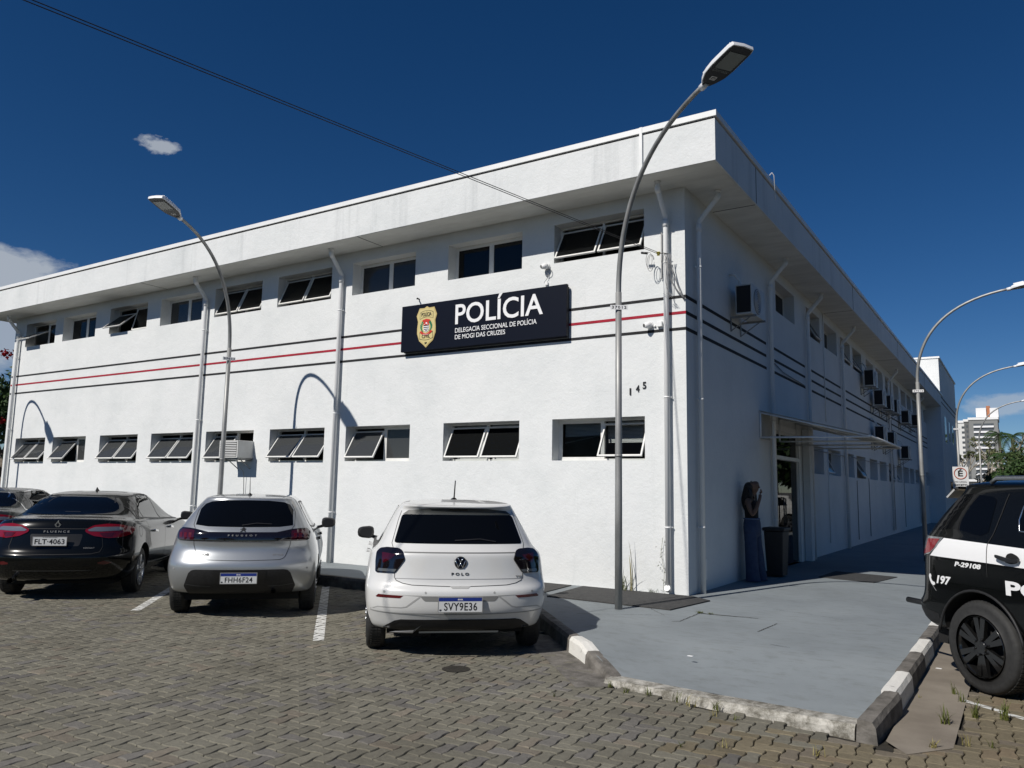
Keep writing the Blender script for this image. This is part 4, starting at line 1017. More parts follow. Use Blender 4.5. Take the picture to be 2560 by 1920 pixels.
# ---- white hatchback
wc = empty('parked_car', (-.493, -4.809, 0), R(42), 'white hatchback parked nearest the camera, number plate SVY9E36', 'car', 'cars parked along the front wall')
Rg = [dict(yr=.40, yf=4.0, w=.66, z=.25, D_=.4, Df=.5), dict(yr=.13, yf=4.12, w=.82, z=(.25, .25, .24, .24), D_=.40), dict(yr=.085, yf=4.18, w=.86, z=(.30, .29, .27, .28), D_=.42), dict(yr=.035, yf=4.22, w=.890, z=(.41, .41, .40, .42), D_=.44),
 dict(yr=.0, yf=4.26, w=.905, z=(.45, .50, .48, .5), D_=.45), dict(yr=-.012, yf=4.26, w=.912, z=(.60, .60, .58, .60), D_=.46), dict(yr=-.008, yf=4.26, w=.912, z=(.65, .66, .62, .62), D_=.46), dict(yr=.035, yf=4.25, w=.908, z=(.685, .71, .68, .66), D_=.46),
 dict(yr=.055, yf=4.22, w=.900, z=(.75, .78, .76, .72), D_=.46), dict(yr=.070, yf=4.2, w=.893, z=(.86, .88, .86, .78), D_=.47), dict(yr=.078, yf=4.15, w=.878, z=(.985, .97, .92, .83), D_=.47), dict(yr=.10, yf=4.0, w=.855, z=(1.0, 1.0, .955, .86), D_=.46),
 dict(yr=.17, yf=3.35, w=.79, z=(1.07, 1.05, 1.0, 1.06), D_=.38, Df=.55, wf=.74), dict(yr=.27, yf=3.0, w=.735, z=(1.20, 1.18, 1.16, 1.22), D_=.34, Df=.5, wf=.68), dict(yr=.40, yf=2.62, w=.655, z=(1.355, 1.33, 1.34, 1.38), D_=.30, Df=.45, wf=.60),
 dict(yr=.415, yf=2.48, w=.61, z=(1.40, 1.415, 1.42, 1.43), D_=.28, Df=.4, wf=.56), dict(yr=.36, yf=2.40, w=.575, z=(1.425, 1.455, 1.455, 1.45), D_=.26, Df=.4, wf=.53), dict(yr=.375, yf=2.30, w=.555, z=(1.45, 1.475, 1.475, 1.465), D_=.26, Df=.4, wf=.50), dict(yr=.9, yf=1.9, w=.36, z=(1.50, 1.505, 1.505, 1.50), D_=.2, Df=.3)]
body, bv = car_body('body', Rg, [(.77, .345, .385, .58), (3.45, .345, .385, .58)], M['paint_white'], wc)
rc = caster(bv, 'rear')
w_in = skin(rc, [(-.640, 1.078), (.640, 1.078), (.562, 1.35), (-.562, 1.35)], .004, 'rear_window', M['carglass'], wc, .05, .010, .03)
line_on(rc, [(-.05, 1.105), (.2, 1.12), (.36, 1.095)], .012, 'wiper', M['black'], w_in, .012)
g_ = skin(rc, [(-.555, 1.353), (.555, 1.353), (.50, 1.395), (.3, 1.415), (0, 1.421), (-.3, 1.415), (-.50, 1.395)], .003, 'spoiler_underside', M['blackrough'], wc, .04, .008)
g_.data.materials[0] = mat('spoiler_underside_grey', (.045, .048, .045), .5)
skin(rc, [(-.10, 1.395), (.10, 1.395), (.085, 1.418), (-.085, 1.418)], .006, 'brake_light', M['lampdark'], g_, .03, .006, .01)
for s in (-1, 1):
    tl = [(-.805, .800), (-.806, .91), (-.800, .985), (-.765, 1.020), (-.70, 1.032), (-.593, 1.028), (-.556, 1.010), (-.530, .933), (-.622, .803)]
    t_ = skin(rc, [(x*-s, z) for x, z in tl], .012, 'tail_light', M['lampdark'], wc, .03, .022, .018)
    skin(rc, [(x*-s, z) for x, z in [(-.785, .812), (-.775, .838), (-.605, .838), (-.622, .812)]], .0135, 'clear_section', mat('grey_lens', (.10, .11, .115), .08, coat=1), t_, .03, .003)
    skin(rc, [(x*-s, z) for x, z in [(-.745, .93), (-.745, .985), (-.62, .975), (-.66, .93), (-.735, .89)]], .0135, 'red_section', mat('deep_red_lens', (.05, .004, .008), .05, coat=1), t_, .03, .003)
    skin(rc, [(x*-s, z) for x, z in [(-.797, .584), (-.774, .606), (-.54, .602), (-.568, .578), (-.787, .577)]], .003, 'reflector', M['refl'], wc, .03, .006)
    sc = skin(rc, [(x*-s, z) for x, z in [(-.548, .607), (-.388, .597), (-.45, .552), (-.511, .503), (-.551, .494), (-.778, .491), (-.845, .462), (-.842, .452), (-.775, .482), (-.55, .484), (-.503, .493), (-.44, .54), (-.36, .600), (-.37, .606)]], .0015, 'bumper_fold', mat('fold_shade_white', (.36, .36, .35), .5), wc, .03, .006)  # shade of the bumper fold painted as a greyer white
    line_on(rc, [(x*-s, z) for x, z in [(-.647, 1.035), (-.66, 1.075), (-.60, 1.30), (-.568, 1.385)]], .005, 'panel_gap', M['seam'], body)
gate = [(-.626, .802), (-.625, .759), (-.608, .735), (-.55, .712), (-.46, .697), (-.088, .687), (.087, .687), (.46, .697), (.55, .712), (.608, .735), (.625, .759), (.626, .802)]
line_on(rc, gate, .006, 'panel_gap', M['seam'], body)
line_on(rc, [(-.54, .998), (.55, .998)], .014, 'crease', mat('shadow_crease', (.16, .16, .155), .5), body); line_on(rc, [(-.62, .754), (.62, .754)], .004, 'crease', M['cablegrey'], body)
line_on(rc, [(-.845, .445), (-.695, .437), (-.125, .429), (.125, .429), (.695, .437), (.845, .445)], .010, 'bumper_crease', mat('fold_shade_white', (.30, .30, .29), .5), body)  # shade along the bumper crease painted as a greyer white
skin(rc, [(-.385, .601), (-.345, .560), (-.33, .552), (.33, .552), (.345, .560), (.385, .601)], .0015, 'plate_recess', mat('recess_shade_white', (.20, .20, .195), .6), wc, .04, .006)  # white body colour darkened to paint in the shade of the plate recess
skin(rc, [(-.10, .690), (-.075, .668), (.075, .668), (.10, .690)], .0025, 'gate_handle', mat('recess_shade_white', (.38, .38, .37), .5), body, .03, .004)  # handle recess shade painted in as a greyer white
df = [(-.745, .245), (-.69, .309), (-.611, .360), (-.555, .374), (-.122, .378), (.122, .378), (.555, .374), (.611, .360), (.69, .309), (.745, .245)]
dfo = skin(rc, df, .006, 'lower_diffuser', M['blackrough'], wc, .035, .02)
line_on(rc, [(-.70, .300), (-.56, .366), (-.1, .370), (.1, .370), (.56, .366), (.70, .300)], .010, 'diffuser_edge', M['black'], dfo, .010)
m = MB(); m.add([(-.66, .10, .262), (-.44, .06, .262), (-.36, .04, .33), (-.43, .05, .285), (-.60, .09, .272), (-.66, .12, .250), (-.44, .08, .25)], [(0, 1, 2, 3, 4), (0, 5, 6, 1), (1, 6, 2)]); m.build('fake_exhaust_trim', M['cablegrey'], dfo)
m = MB(); m.box(-.38, .38, .055, .075, .255, .268); m.build('diffuser_lip', mat('dark_grey_plastic', (.06, .065, .065), .45), dfo)
m = MB(); m.box(-.55, -.25, .35, .75, .17, .26); m.box(.2, .5, .5, 1.1, .19, .27); m.build('silencer', M['archblack'], wc)
for x in (-.72, -.33, .33, .72): skin(rc, [(x+.011*math.cos(t), .632+.011*math.sin(t)) for t in np.linspace(0, 2*PI, 11)[:-1]], .002, 'parking_sensor', mat('sensor_ring', (.33, .33, .32), .5), body, .02, .003)
# round emblem with V over W
em = MB(); l, nm = rc(0, .909); em.cyl((0, l.y-.004, .909), (0, 1, .0), .060, .014, 36); emb = em.build('emblem', M['chrome'], wc)
e2 = MB(); e2.cyl((0, l.y-.0125, .909), (0, 1, 0), .053, .004, 36); e2.build('emblem_field', M['sign'], emb)
e3 = MB()
for a, b in (((-.026, .046), (0, .004)), ((.026, .046), (0, .004)), ((-.048, .022), (-.022, -.044)), ((-.022, -.044), (0, -.006)), ((0, -.006), (.022, -.044)), ((.022, -.044), (.048, .022))): e3.tube([(a[0], l.y-.016, .909+a[1]), (b[0], l.y-.016, .909+b[1])], .0045, 6)
e3.build('emblem_letters', M['chrome'], emb)
text_on(rc, 'POLO', -.085, .788, .170, .026, M['black'], wc, bold=.03, space=1.6); text_on(rc, 'TSI', .55, .765, .06, .018, M['cablegrey'], wc, bold=.02)
plate(wc, .0, -.022, .459, 'SVY9E36')
side_glass(bv, wc, [[(.78, 1.07), (1.62, 1.04), (1.62, 1.40), (1.1, 1.395), (.92, 1.30)], [(1.70, 1.04), (2.95, 1.03), (2.35, 1.38), (1.70, 1.40)]], M['carglass'], .003, M['black'], .028)
for s in ('left', 'right'):
    c = caster(bv, s); line_on(c, [(1.66, 1.42), (1.66, .95), (1.62, .40)], .006, 'panel_gap', M['seam'], body); line_on(c, [(1.15, .75), (1.0, .95), (.98, 1.05)], .006, 'panel_gap', M['seam'], body)
    for y in (1.28, 2.3): skin(c, [(y, .905), (y+.2, .90), (y+.2, .93), (y, .935)], .035, 'door_handle', M['paint_white'], wc, .04, .03, .01)
    mirror_part(wc, -1 if s == 'left' else 1, -.86 if s == 'left' else .86, 2.88, 1.025, M['black'])
m = MB(); m.tube([(0, .98, 1.49), (0, .97, 1.51)], [.045, .02], 14); m.tube([(0, .97, 1.50), (0, .86, 1.70)], [.008, .006], 8); m.build('aerial', M['black'], wc)
base_parts(wc, bv, [(.77, .885, .325, .20, .205), (3.45, .885, .325, .20, .205)], M['alloy'], 5)
# ---- silver hatchback
sc = empty('parked_car', (-3.897, -4.67, 0), R(45), 'silver hatchback with a black band between its tail lights, number plate FHH6F24', 'car', 'cars parked along the front wall')
Rg = [dict(yr=.42, yf=4.0, w=.66, z=.27), dict(yr=.20, yf=4.12, w=.80, z=(.29, .27, .25, .25), D_=.40), dict(yr=.12, yf=4.2, w=.85, z=(.33, .31, .28, .29), D_=.43), dict(yr=.05, yf=4.24, w=.88, z=(.43, .42, .40, .42), D_=.46),
 dict(yr=.01, yf=4.27, w=.90, z=(.53, .52, .48, .5), D_=.48), dict(yr=-.005, yf=4.27, w=.905, z=(.61, .61, .58, .60), D_=.49), dict(yr=.005, yf=4.27, w=.90, z=(.68, .69, .64, .64), D_=.50), dict(yr=.06, yf=4.25, w=.890, z=(.755, .775, .72, .70), D_=.52),
 dict(yr=.095, yf=4.22, w=.875, z=(.83, .86, .80, .76), D_=.52), dict(yr=.085, yf=4.18, w=.855, z=(.91, .93, .88, .80), D_=.52), dict(yr=.075, yf=4.12, w=.84, z=(.955, .97, .93, .83), D_=.50), dict(yr=.10, yf=4.0, w=.825, z=(1.03, 1.03, .965, .86), D_=.48),
 dict(yr=.165, yf=3.4, w=.785, z=(1.09, 1.085, 1.0, 1.04), D_=.42, Df=.55, wf=.76), dict(yr=.27, yf=3.0, w=.715, z=(1.20, 1.20, 1.16, 1.20), D_=.36, Df=.5, wf=.69), dict(yr=.42, yf=2.62, w=.635, z=(1.345, 1.34, 1.34, 1.36), D_=.34, Df=.45, wf=.61),
 dict(yr=.52, yf=2.5, w=.58, z=(1.41, 1.415, 1.415, 1.42), D_=.32, Df=.4, wf=.55), dict(yr=.50, yf=2.4, w=.545, z=(1.43, 1.445, 1.445, 1.44), D_=.32, Df=.4, wf=.51), dict(yr=.55, yf=2.30, w=.515, z=(1.455, 1.46, 1.46, 1.455), D_=.32, Df=.4, wf=.49), dict(yr=1.05, yf=1.9, w=.33, z=(1.488, 1.49, 1.49, 1.487), D_=.2, Df=.3)]
body, bv = car_body('body', Rg, [(.83, .335, .385, .58), (3.5, .335, .385, .58)], M['paint_silver'], sc)
rc = caster(bv, 'rear')
wn = skin(rc, [(-.575, 1.115), (-.42, 1.098), (0, 1.094), (.42, 1.098), (.578, 1.115), (.560, 1.30), (.515, 1.362), (.44, 1.392), (.25, 1.412), (0, 1.416), (-.25, 1.412), (-.44, 1.392), (-.515, 1.362), (-.560, 1.30)], .004, 'rear_window', M['carglass'], sc, .045, .010)
line_on(rc, [(-.02, 1.11), (.15, 1.135), (.33, 1.125)], .012, 'wiper', M['black'], wn, .012)
bd_ = [(-.785, .945), (-.79, 1.03), (-.745, 1.078), (-.645, 1.076), (-.57, 1.068), (-.40, 1.034), (0, 1.034), (.40, 1.034), (.57, 1.068), (.645, 1.076), (.745, 1.078), (.79, 1.03), (.785, .945), (.745, .928), (0, .929), (-.745, .928)]
bk = skin(rc, bd_, .006, 'black_band', M['black'], sc, .035, .012, .01); bk.data.materials[0] = M['lampdark']
for s in (-1, 1):
    skin(rc, [(s*x, z) for x, z in [(.765, .95), (.77, 1.025), (.735, 1.060), (.645, 1.06), (.57, 1.05), (.57, .94), (.74, .94)]], .0075, 'tail_light', mat('smoked_red_lens', (.045, .006, .012), .06, coat=1), bk, .03, .003)
    for x in (.735, .675, .615): skin(rc, [(s*(x-.018), .965), (s*(x+.018), .965), (s*(x+.022), 1.02), (s*(x-.012), 1.02)], .009, 'light_claw', M['refl'], bk, .02, .002)
line_on(rc, [(-.569, 1.068), (-.566, .923), (-.562, .875), (-.515, .745), (-.49, .722), (-.45, .710), (0, .701), (.45, .710), (.49, .722), (.515, .745), (.562, .875), (.566, .923), (.569, 1.068), (.60, 1.115), (.588, 1.28), (.54, 1.37)], .006, 'panel_gap', M['seam'], body)
line_on(rc, [(-.569, 1.068), (-.60, 1.115), (-.588, 1.28), (-.54, 1.37)], .006, 'panel_gap', M['seam'], body)
bl = skin(rc, [(-.60, .285), (-.648, .397), (-.59, .555), (-.555, .588), (-.51, .597), (.51, .597), (.555, .588), (.59, .555), (.648, .397), (.60, .285), (.3, .265), (-.3, .265)], .006, 'lower_bumper', M['blackrough'], sc, .035, .014, .012)
skin(rc, [(-.31, .592), (.31, .592), (.285, .430), (-.285, .430)], .010, 'plate_recess', M['black'], bl, .04, .006)
m = MB(); m.tube([(.40, .085, .335), (.40, .22, .335)], .028, 16, 0, False); m.build('exhaust', M['chrome'], sc)
for s in (-1, 1): line_on(rc, [(s*.62, .42), (s*.50, .405), (s*.33, .400)], .010, 'bumper_ridge', mat('ridge_grey', (.05, .053, .053), .4), bl, .010)
for x in (-.78, .78): skin(rc, [(x+.011*math.cos(t), .60+.011*math.sin(t)) for t in np.linspace(0, 2*PI, 11)[:-1]], .002, 'parking_sensor', M['cablegrey'], body, .02, .003)
text_on(rc, 'PEUGEOT', -.165, .985, .335, .018, M['cablegrey'], sc, off=.012, space=2.2); text_on(rc, '208', -.472, .755, .10, .028, M['black'], sc, bold=.02); text_on(rc, 'STYLE', .37, .757, .12, .018, M['cablegrey'], sc)
lion = [(-.034, 1.066), (-.012, 1.076), (-.004, 1.088), (.016, 1.086), (.024, 1.074), (.036, 1.074), (.028, 1.066), (.018, 1.062), (.032, 1.052), (.030, 1.040), (.016, 1.044), (.012, 1.054), (.002, 1.050), (-.012, 1.042), (-.030, 1.040), (-.018, 1.052), (-.006, 1.062), (-.016, 1.066)]
skin(rc, lion, .006, 'lion_emblem', M['black'], sc, .01, .005)
plate(sc, -.0, -.022, .438, 'FHH6F24', h=.124)
side_glass(bv, sc, [[(.72, 1.09), (1.72, 1.03), (1.72, 1.385), (1.15, 1.385), (.85, 1.30)], [(1.80, 1.03), (3.0, 1.01), (2.4, 1.36), (1.80, 1.385)]], M['carglass'], .003, M['black'], .026)
for s in ('left', 'right'):
    c = caster(bv, s); line_on(c, [(1.76, 1.40), (1.76, .95), (1.72, .38)], .006, 'panel_gap', M['seam'], body); line_on(c, [(1.22, .70), (1.05, .9), (1.0, 1.05)], .006, 'panel_gap', M['seam'], body)
    for y in (1.42, 2.5): skin(c, [(y, .865), (y+.2, .85), (y+.2, .885), (y, .90)], .035, 'door_handle', M['black'], sc, .04, .03, .01)
    mirror_part(sc, -1 if s == 'left' else 1, -.88 if s == 'left' else .88, 2.75, 1.035, M['black'])
m = MB(); m.tube([(-.02, .86, 1.47), (-.02, .85, 1.50)], [.035, .012], 12); m.tube([(-.02, .85, 1.49), (-.02, .78, 1.71)], [.006, .003], 6); m.build('aerial', M['black'], sc)
base_parts(sc, bv, [(.83, .880, .325, .205, .215), (3.5, .880, .325, .205, .215)], M['alloy'], 5)
# ---- sedans
def sedan(loc, a, pm, label, detail=True, chrome=False):
    rt = empty('parked_car', loc, R(a), label, 'car', 'cars parked along the front wall')
    Rg = [dict(yr=.45, yf=4.6, w=.68, z=.24), dict(yr=.15, yf=4.7, w=.82, z=(.25, .24, .23, .23), D_=.45), dict(yr=.08, yf=4.76, w=.88, z=(.33, .31, .29, .29), D_=.48), dict(yr=.03, yf=4.8, w=.91, z=(.43, .42, .41, .42), D_=.50),
     dict(yr=.0, yf=4.84, w=.93, z=(.53, .52, .5, .52), D_=.50), dict(yr=-.01, yf=4.84, w=.94, z=(.61, .62, .60, .60), D_=.50), dict(yr=.045, yf=4.83, w=.935, z=(.655, .68, .65, .64), D_=.50), dict(yr=.075, yf=4.82, w=.930, z=(.76, .78, .74, .70), D_=.52),
     dict(yr=.10, yf=4.8, w=.925, z=(.90, .89, .85, .76), D_=.54), dict(yr=.11, yf=4.75, w=.91, z=(.975, .955, .90, .80), D_=.55), dict(yr=.16, yf=4.6, w=.885, z=(1.075, 1.02, .945, .84), D_=.55), dict(yr=.22, yf=4.45, w=.86, z=(1.105, 1.045, .965, .87), D_=.55),
     dict(yr=.60, yf=3.95, w=.80, z=(1.125, 1.085, 1.01, 1.04), D_=.45, Df=.6, wf=.78), dict(yr=.82, yf=3.5, w=.735, z=(1.22, 1.20, 1.14, 1.18), D_=.40, Df=.5, wf=.72), dict(yr=1.12, yf=3.05, w=.655, z=(1.34, 1.335, 1.31, 1.35), D_=.36, Df=.45, wf=.64),
     dict(yr=1.30, yf=2.85, w=.60, z=(1.395, 1.40, 1.39, 1.41), D_=.34, Df=.4, wf=.58), dict(yr=1.40, yf=2.72, w=.545, z=(1.42, 1.435, 1.43, 1.435), D_=.32, Df=.4, wf=.53), dict(yr=1.7, yf=2.4, w=.33, z=(1.462, 1.468, 1.465, 1.46), D_=.2, Df=.3)]
    body, bv = car_body('body', Rg, [(1.02, .335, .39, .60), (3.85, .335, .39, .60)], pm, rt)
    rc = caster(bv, 'rear'); tc_ = caster(bv, 'top')
    wn = skin(rc, [(-.655, 1.145), (0, 1.135), (.655, 1.145), (.600, 1.30), (.545, 1.362), (.3, 1.376), (0, 1.38), (-.3, 1.376), (-.545, 1.362), (-.600, 1.30)], .004, 'rear_window', M['carglass'], rt, .04, .010, .02)
    for s in (-1, 1):
        t_ = skin(rc, [(s*x, z) for x, z in [(.345, .949), (.44, 1.008), (.60, 1.028), (.72, 1.018), (.80, 1.0), (.895, .965), (.880, .885), (.80, .85), (.641, .836), (.46, .868), (.36, .918)]], .010, 'tail_light', M['lampred'], rt, .03, .018, .02)
        skin(rc, [(s*x, z) for x, z in [(.375, .950), (.46, .986), (.72, .986), (.785, .968), (.77, .936), (.54, .928), (.40, .932)]], .0125, 'clear_section', M['lampclear'], t_, .03, .003, .015)
        skin(rc, [(s*x, z) for x, z in [(.52, .910), (.70, .912), (.66, .850), (.56, .862)]], .0125, 'dark_red_section', mat('dark_red_lens', (.08, .003, .006), .08, coat=1), t_, .03, .003)  # lower lamp section with a darker red lens
        skin(rc, [(s*x, z) for x, z in [(.55, .512), (.62, .534), (.70, .520), (.715, .505), (.64, .486), (.56, .495)]], .003, 'reflector', M['refl'], rt, .02, .006)
    line_on(rc, [(-.62, 1.06), (-.60, 1.0), (-.56, .85), (-.585, .73), (-.56, .655), (-.46, .632), (0, .626), (.46, .632), (.56, .655), (.585, .73), (.56, .85), (.60, 1.0), (.62, 1.06)], .006, 'panel_gap', M['seam'], body)
    skin(rc, [(-.33, .895), (.33, .895), (.30, .735), (-.30, .735)], .0015, 'plate_recess', M['black'], rt, .04, .004, .03)
    line_on(rc, [(-.45, .965), (.45, .965)], .008, 'crease', M['chrome'] if chrome else M['seam'], body)
    skin(rc, [(-.5, .41), (.5, .41), (.45, .405), (-.45, .405)], .003, 'bumper_line', mat('line_grey', (.06, .06, .06), .3), body, .04, .004)
    if detail:
        m = MB(); l, nm = rc(-.0, 1.02)
        dm = [(0, .055), (.042, 0), (0, -.055), (-.042, 0)]; di = [(0, .028), (.020, 0), (0, -.028), (-.020, 0)]
        for i in range(4):
            j = (i+1) % 4; q = [dm[i], dm[j], di[j], di[i]]; m.add([(x, l.y-.014, 1.018+z) for x, z in q]+[(x, l.y+.01, 1.018+z) for x, z in q], [(0, 1, 2, 3), (0, 4, 5, 1), (1, 5, 6, 2), (2, 6, 7, 3), (3, 7, 4, 0)])
        m.build('diamond_emblem', M['chrome'], rt)
        text_on(rc, 'FLUENCE', -.16, .915, .32, .026, M['cablegrey'], rt, space=1.5); text_on(rc, 'RENAULT', .36, .70, .13, .018, M['cablegrey'], rt, space=1.3)
        plate(rt, -.055, .045, .745, 'FLT·4063', True, h=.115)
        line_on(rc, [(-.10, 1.175), (.1, 1.175)], .012, 'shelf_reflection', mat('shelf_grey', (.03, .03, .032), .5), wn, .005)
    m = MB(); m.tube([(-.50, .05, .285), (-.50, .25, .285)], .032, 16, 0, False); m.build('exhaust', M['chrome'], rt)
    m = MB(); m.add([(-.0, 1.72, 1.455), (.03, 1.80, 1.46), (-.03, 1.80, 1.46), (0, 1.78, 1.53), (0, 1.95, 1.462)], [(0, 1, 3), (0, 3, 2), (1, 4, 3), (2, 3, 4)]); m.build('fin_aerial', M['black'], rt)
    side_glass(bv, rt, [[(1.02, 1.10), (1.32, 1.09), (1.32, 1.365), (1.20, 1.30)], [(1.36, 1.085), (2.40, 1.03), (2.40, 1.395), (1.80, 1.405), (1.36, 1.375)], [(2.50, 1.03), (3.72, .985), (3.05, 1.31), (2.50, 1.395)]], M['carglass'], .003, None)
    for s in ('left', 'right'):
        c = caster(bv, s); line_on(c, [(.95, 1.09), (1.1, 1.30), (1.32, 1.385), (1.8, 1.418), (2.45, 1.410), (3.1, 1.325), (3.85, .975), (2.45, 1.018), (.95, 1.09)], .026 if chrome else .022, 'window_trim', M['chrome'] if chrome else M['black'], body, .004, True)
        line_on(c, [(2.45, 1.40), (2.45, .95), (2.42, .36)], .006, 'panel_gap', M['seam'], body); line_on(c, [(1.50, .60), (1.32, .85), (1.28, 1.08)], .006, 'panel_gap', M['seam'], body)
        line_on(c, [(1.45, .40), (2.4, .36), (3.4, .36)], .02, 'sill_line', M['alloy'] if chrome else mat('sill_grey', (.09, .095, .095), .3), body)
        for y in (1.55, 2.72): skin(c, [(y, .855), (y+.2, .835), (y+.2, .865), (y, .885)], .04, 'door_handle', M['chrome'], rt, .04, .03, .01)
        if s == 'right': line_on(c, [(.80+.09*math.cos(t), .90+.075*math.sin(t)) for t in np.linspace(0, 2*PI, 16)[:-1]], .005, 'fuel_flap', M['seam'], body, .003, True)
        mirror_part(rt, -1 if s == 'left' else 1, -.93 if s == 'left' else .93, 3.60, 1.02, M['black'] if detail else pm)
    base_parts(rt, bv, [(1.02, .905, .325, .205, .225), (3.85, .905, .325, .205, .225)], M['alloy'], 5)
    return rt
sedan((-6.98, -5.29, 0), 45, M['paint_black'], 'black sedan with red tail lights, number plate FLT 4063, beside the silver hatchback')
sedan((-10.75, -5.05, 0), 45, M['paint_grey'], 'dark grey sedan cut off at the left edge, with bright window trim', False, True)
# ---- police off-roader
su = empty('police_car', (3.498, -1.636, 0), R(-135), 'black police off-roader with white stripe and number P-29108', 'car')
Rg = [dict(yr=.55, yf=5.1, w=.70, z=.42), dict(yr=.42, yf=5.2, w=.82, z=(.44, .43, .42, .42), D_=.28), dict(yr=.33, yf=5.25, w=.87, z=(.50, .48, .47, .48), D_=.28), dict(yr=.28, yf=5.3, w=.90, z=(.60, .58, .57, .58), D_=.28), dict(yr=.28, yf=5.3, w=.905, z=(.69, .67, .66, .66), D_=.28),
 dict(yr=.34, yf=5.28, w=.905, z=(.73, .72, .72, .72), D_=.28), dict(yr=.36, yf=5.26, w=.912, z=(.90, .88, .86, .84), D_=.28), dict(yr=.37, yf=5.2, w=.912, z=(1.08, 1.06, 1.0, .98), D_=.28), dict(yr=.38, yf=5.1, w=.900, z=(1.22, 1.20, 1.13, 1.08), D_=.28), dict(yr=.40, yf=5.0, w=.885, z=(1.27, 1.265, 1.19, 1.14), D_=.27),
 dict(yr=.44, yf=3.95, w=.850, z=(1.32, 1.325, 1.27, 1.22), D_=.26, Df=.5), dict(yr=.52, yf=3.6, w=.815, z=(1.44, 1.44, 1.42, 1.42), D_=.25, Df=.5), dict(yr=.68, yf=3.2, w=.755, z=(1.62, 1.62, 1.62, 1.62), D_=.24, Df=.4), dict(yr=.74, yf=3.05, w=.72, z=(1.69, 1.69, 1.69, 1.68), D_=.24, Df=.4),
 dict(yr=.70, yf=2.95, w=.69, z=(1.715, 1.735, 1.735, 1.72), D_=.24, Df=.4), dict(yr=.76, yf=2.9, w=.64, z=(1.745, 1.765, 1.765, 1.745), D_=.24, Df=.4), dict(yr=1.3, yf=2.5, w=.4, z=(1.80, 1.80, 1.79, 1.78), D_=.2, Df=.3)]
body, bv = car_body('body', Rg, [(1.2, .39, .445, .60), (4.2, .39, .445, .60)], M['paint_black'], su)
rc, rr_, lc = caster(bv, 'rear'), caster(bv, 'right'), caster(bv, 'left')
skin(rc, [(-.60, 1.34), (.60, 1.34), (.53, 1.64), (-.53, 1.64)], .004, 'rear_window', M['carglass'], su, .05, .01, .03)
for c, sd_ in ((rr_, 'right'), (lc, 'left')):
    tl = skin(c, [(.40, 1.255), (.586, 1.262), (.815, 1.260), (.772, 1.211), (.738, 1.169), (.655, 1.105), (.52, 1.078), (.42, 1.10)], .008, 'tail_light', M['lampclear'], su, .03, .02, .012)
    skin(c, [(.625, 1.240), (.778, 1.246), (.722, 1.168), (.664, 1.120), (.535, 1.088), (.603, 1.158)], .0105, 'red_section', M['lampred'], tl, .025, .003, .01)
    st = [(.818, 1.257), (.658, 1.090), (1.317, 1.083), (2.5, 1.06), (4.2, 1.02), (4.2, 1.14), (2.5, 1.20), (1.70, 1.228), (1.317, 1.241)]
    skin(c, st, .0025, 'white_stripe', M['white'], su, .06, .003)
    skin(c, [(.60, 1.315), (.90, 1.345), (1.215, 1.300), (1.29, 1.33), (1.31, 1.60), (1.27, 1.632), (1.05, 1.655), (.93, 1.655), (.775, 1.53), (.66, 1.41)], .003, 'side_window', M['carglass'], su, .05, .008, .02)
    for pl in ([(1.60, 1.36), (1.58, 1.45), (1.60, 1.56), (1.68, 1.63), (2.35, 1.645), (2.38, 1.34)], [(2.46, 1.34), (2.44, 1.645), (2.95, 1.60), (3.65, 1.31)]):
        g_ = skin(c, pl, .003, 'side_window', M['carglass'], su, .06, .008, .03)
        line_on(c, pl, .020, 'window_trim', M['chrome'] if pl[0][0] < 2 else M['black'], g_, .006, True, .06, .006)
    line_on(c, [(1.42, 1.66), (1.39, 1.50), (1.345, 1.32), (1.317, 1.24), (1.317, 1.10), (1.322, .97)], .007, 'panel_gap', M['seam'], body, .004)
    line_on(c, [(.655, 1.09), (.640, .91), (.66, .84), (.72, .78)], .006, 'panel_gap', M['cablegrey'], body)
    h = skin(c, [(1.50, 1.108), (1.52, 1.172), (1.566, 1.188), (1.625, 1.168), (1.655, 1.14), (1.62, 1.108), (1.559, 1.096)], .003, 'handle_cup', M['archblack'], su, .03, .005, .02)
    skin(c, [(1.436, 1.160), (1.50, 1.150), (1.60, 1.135), (1.67, 1.146), (1.665, 1.122), (1.60, 1.108), (1.51, 1.115), (1.438, 1.136)], .04, 'door_handle', M['black'], h, .03, .02, .01)
    mirror_part(su, 1 if sd_ == 'right' else -1, .93 if sd_ == 'right' else -.93, 3.4, 1.33, M['black'], .26, .19)
for (s, x0, z0, w_, h_, sh_) in (('P-29108', .965, 1.022, .295, .042, .2), ('197', .735, .848, .18, .075, .25), ('POLÍCIA', 1.505, .845, 1.1, .145, 0)):
    me = text_mesh(s, w_, h_, bold=.035, shear=sh_, depth=.002); me.materials.append(M['white'])
    for v in me.vertices: l, nm = rr_(x0+v.co.x, z0+v.co.z); v.co = l+nm*(.004-v.co.y)
    link(D.objects.new('side_lettering', me), su)
skin(rr_, rounded([(.640, .920), (.655, .928), (.668, .905), (.660, .890), (.668, .868), (.684, .858), (.704, .856), (.712, .836), (.690, .824), (.664, .838), (.646, .866), (.636, .900)], .006), .0045, 'phone_symbol', M['white'], su, .015, .003)
rl = MB(); rl.tube([(.70, 1.20, 1.755), (.70, 1.26, 1.795), (.70, 2.9, 1.79), (.70, 3.0, 1.74)], .020, 8); rl.build('roof_rail', M['alloy'], su)
rl = MB(); rl.tube([(-.70, 1.20, 1.755), (-.70, 1.26, 1.795), (-.70, 2.9, 1.79), (-.70, 3.0, 1.74)], .020, 8); rl.build('roof_rail', M['alloy'], su)
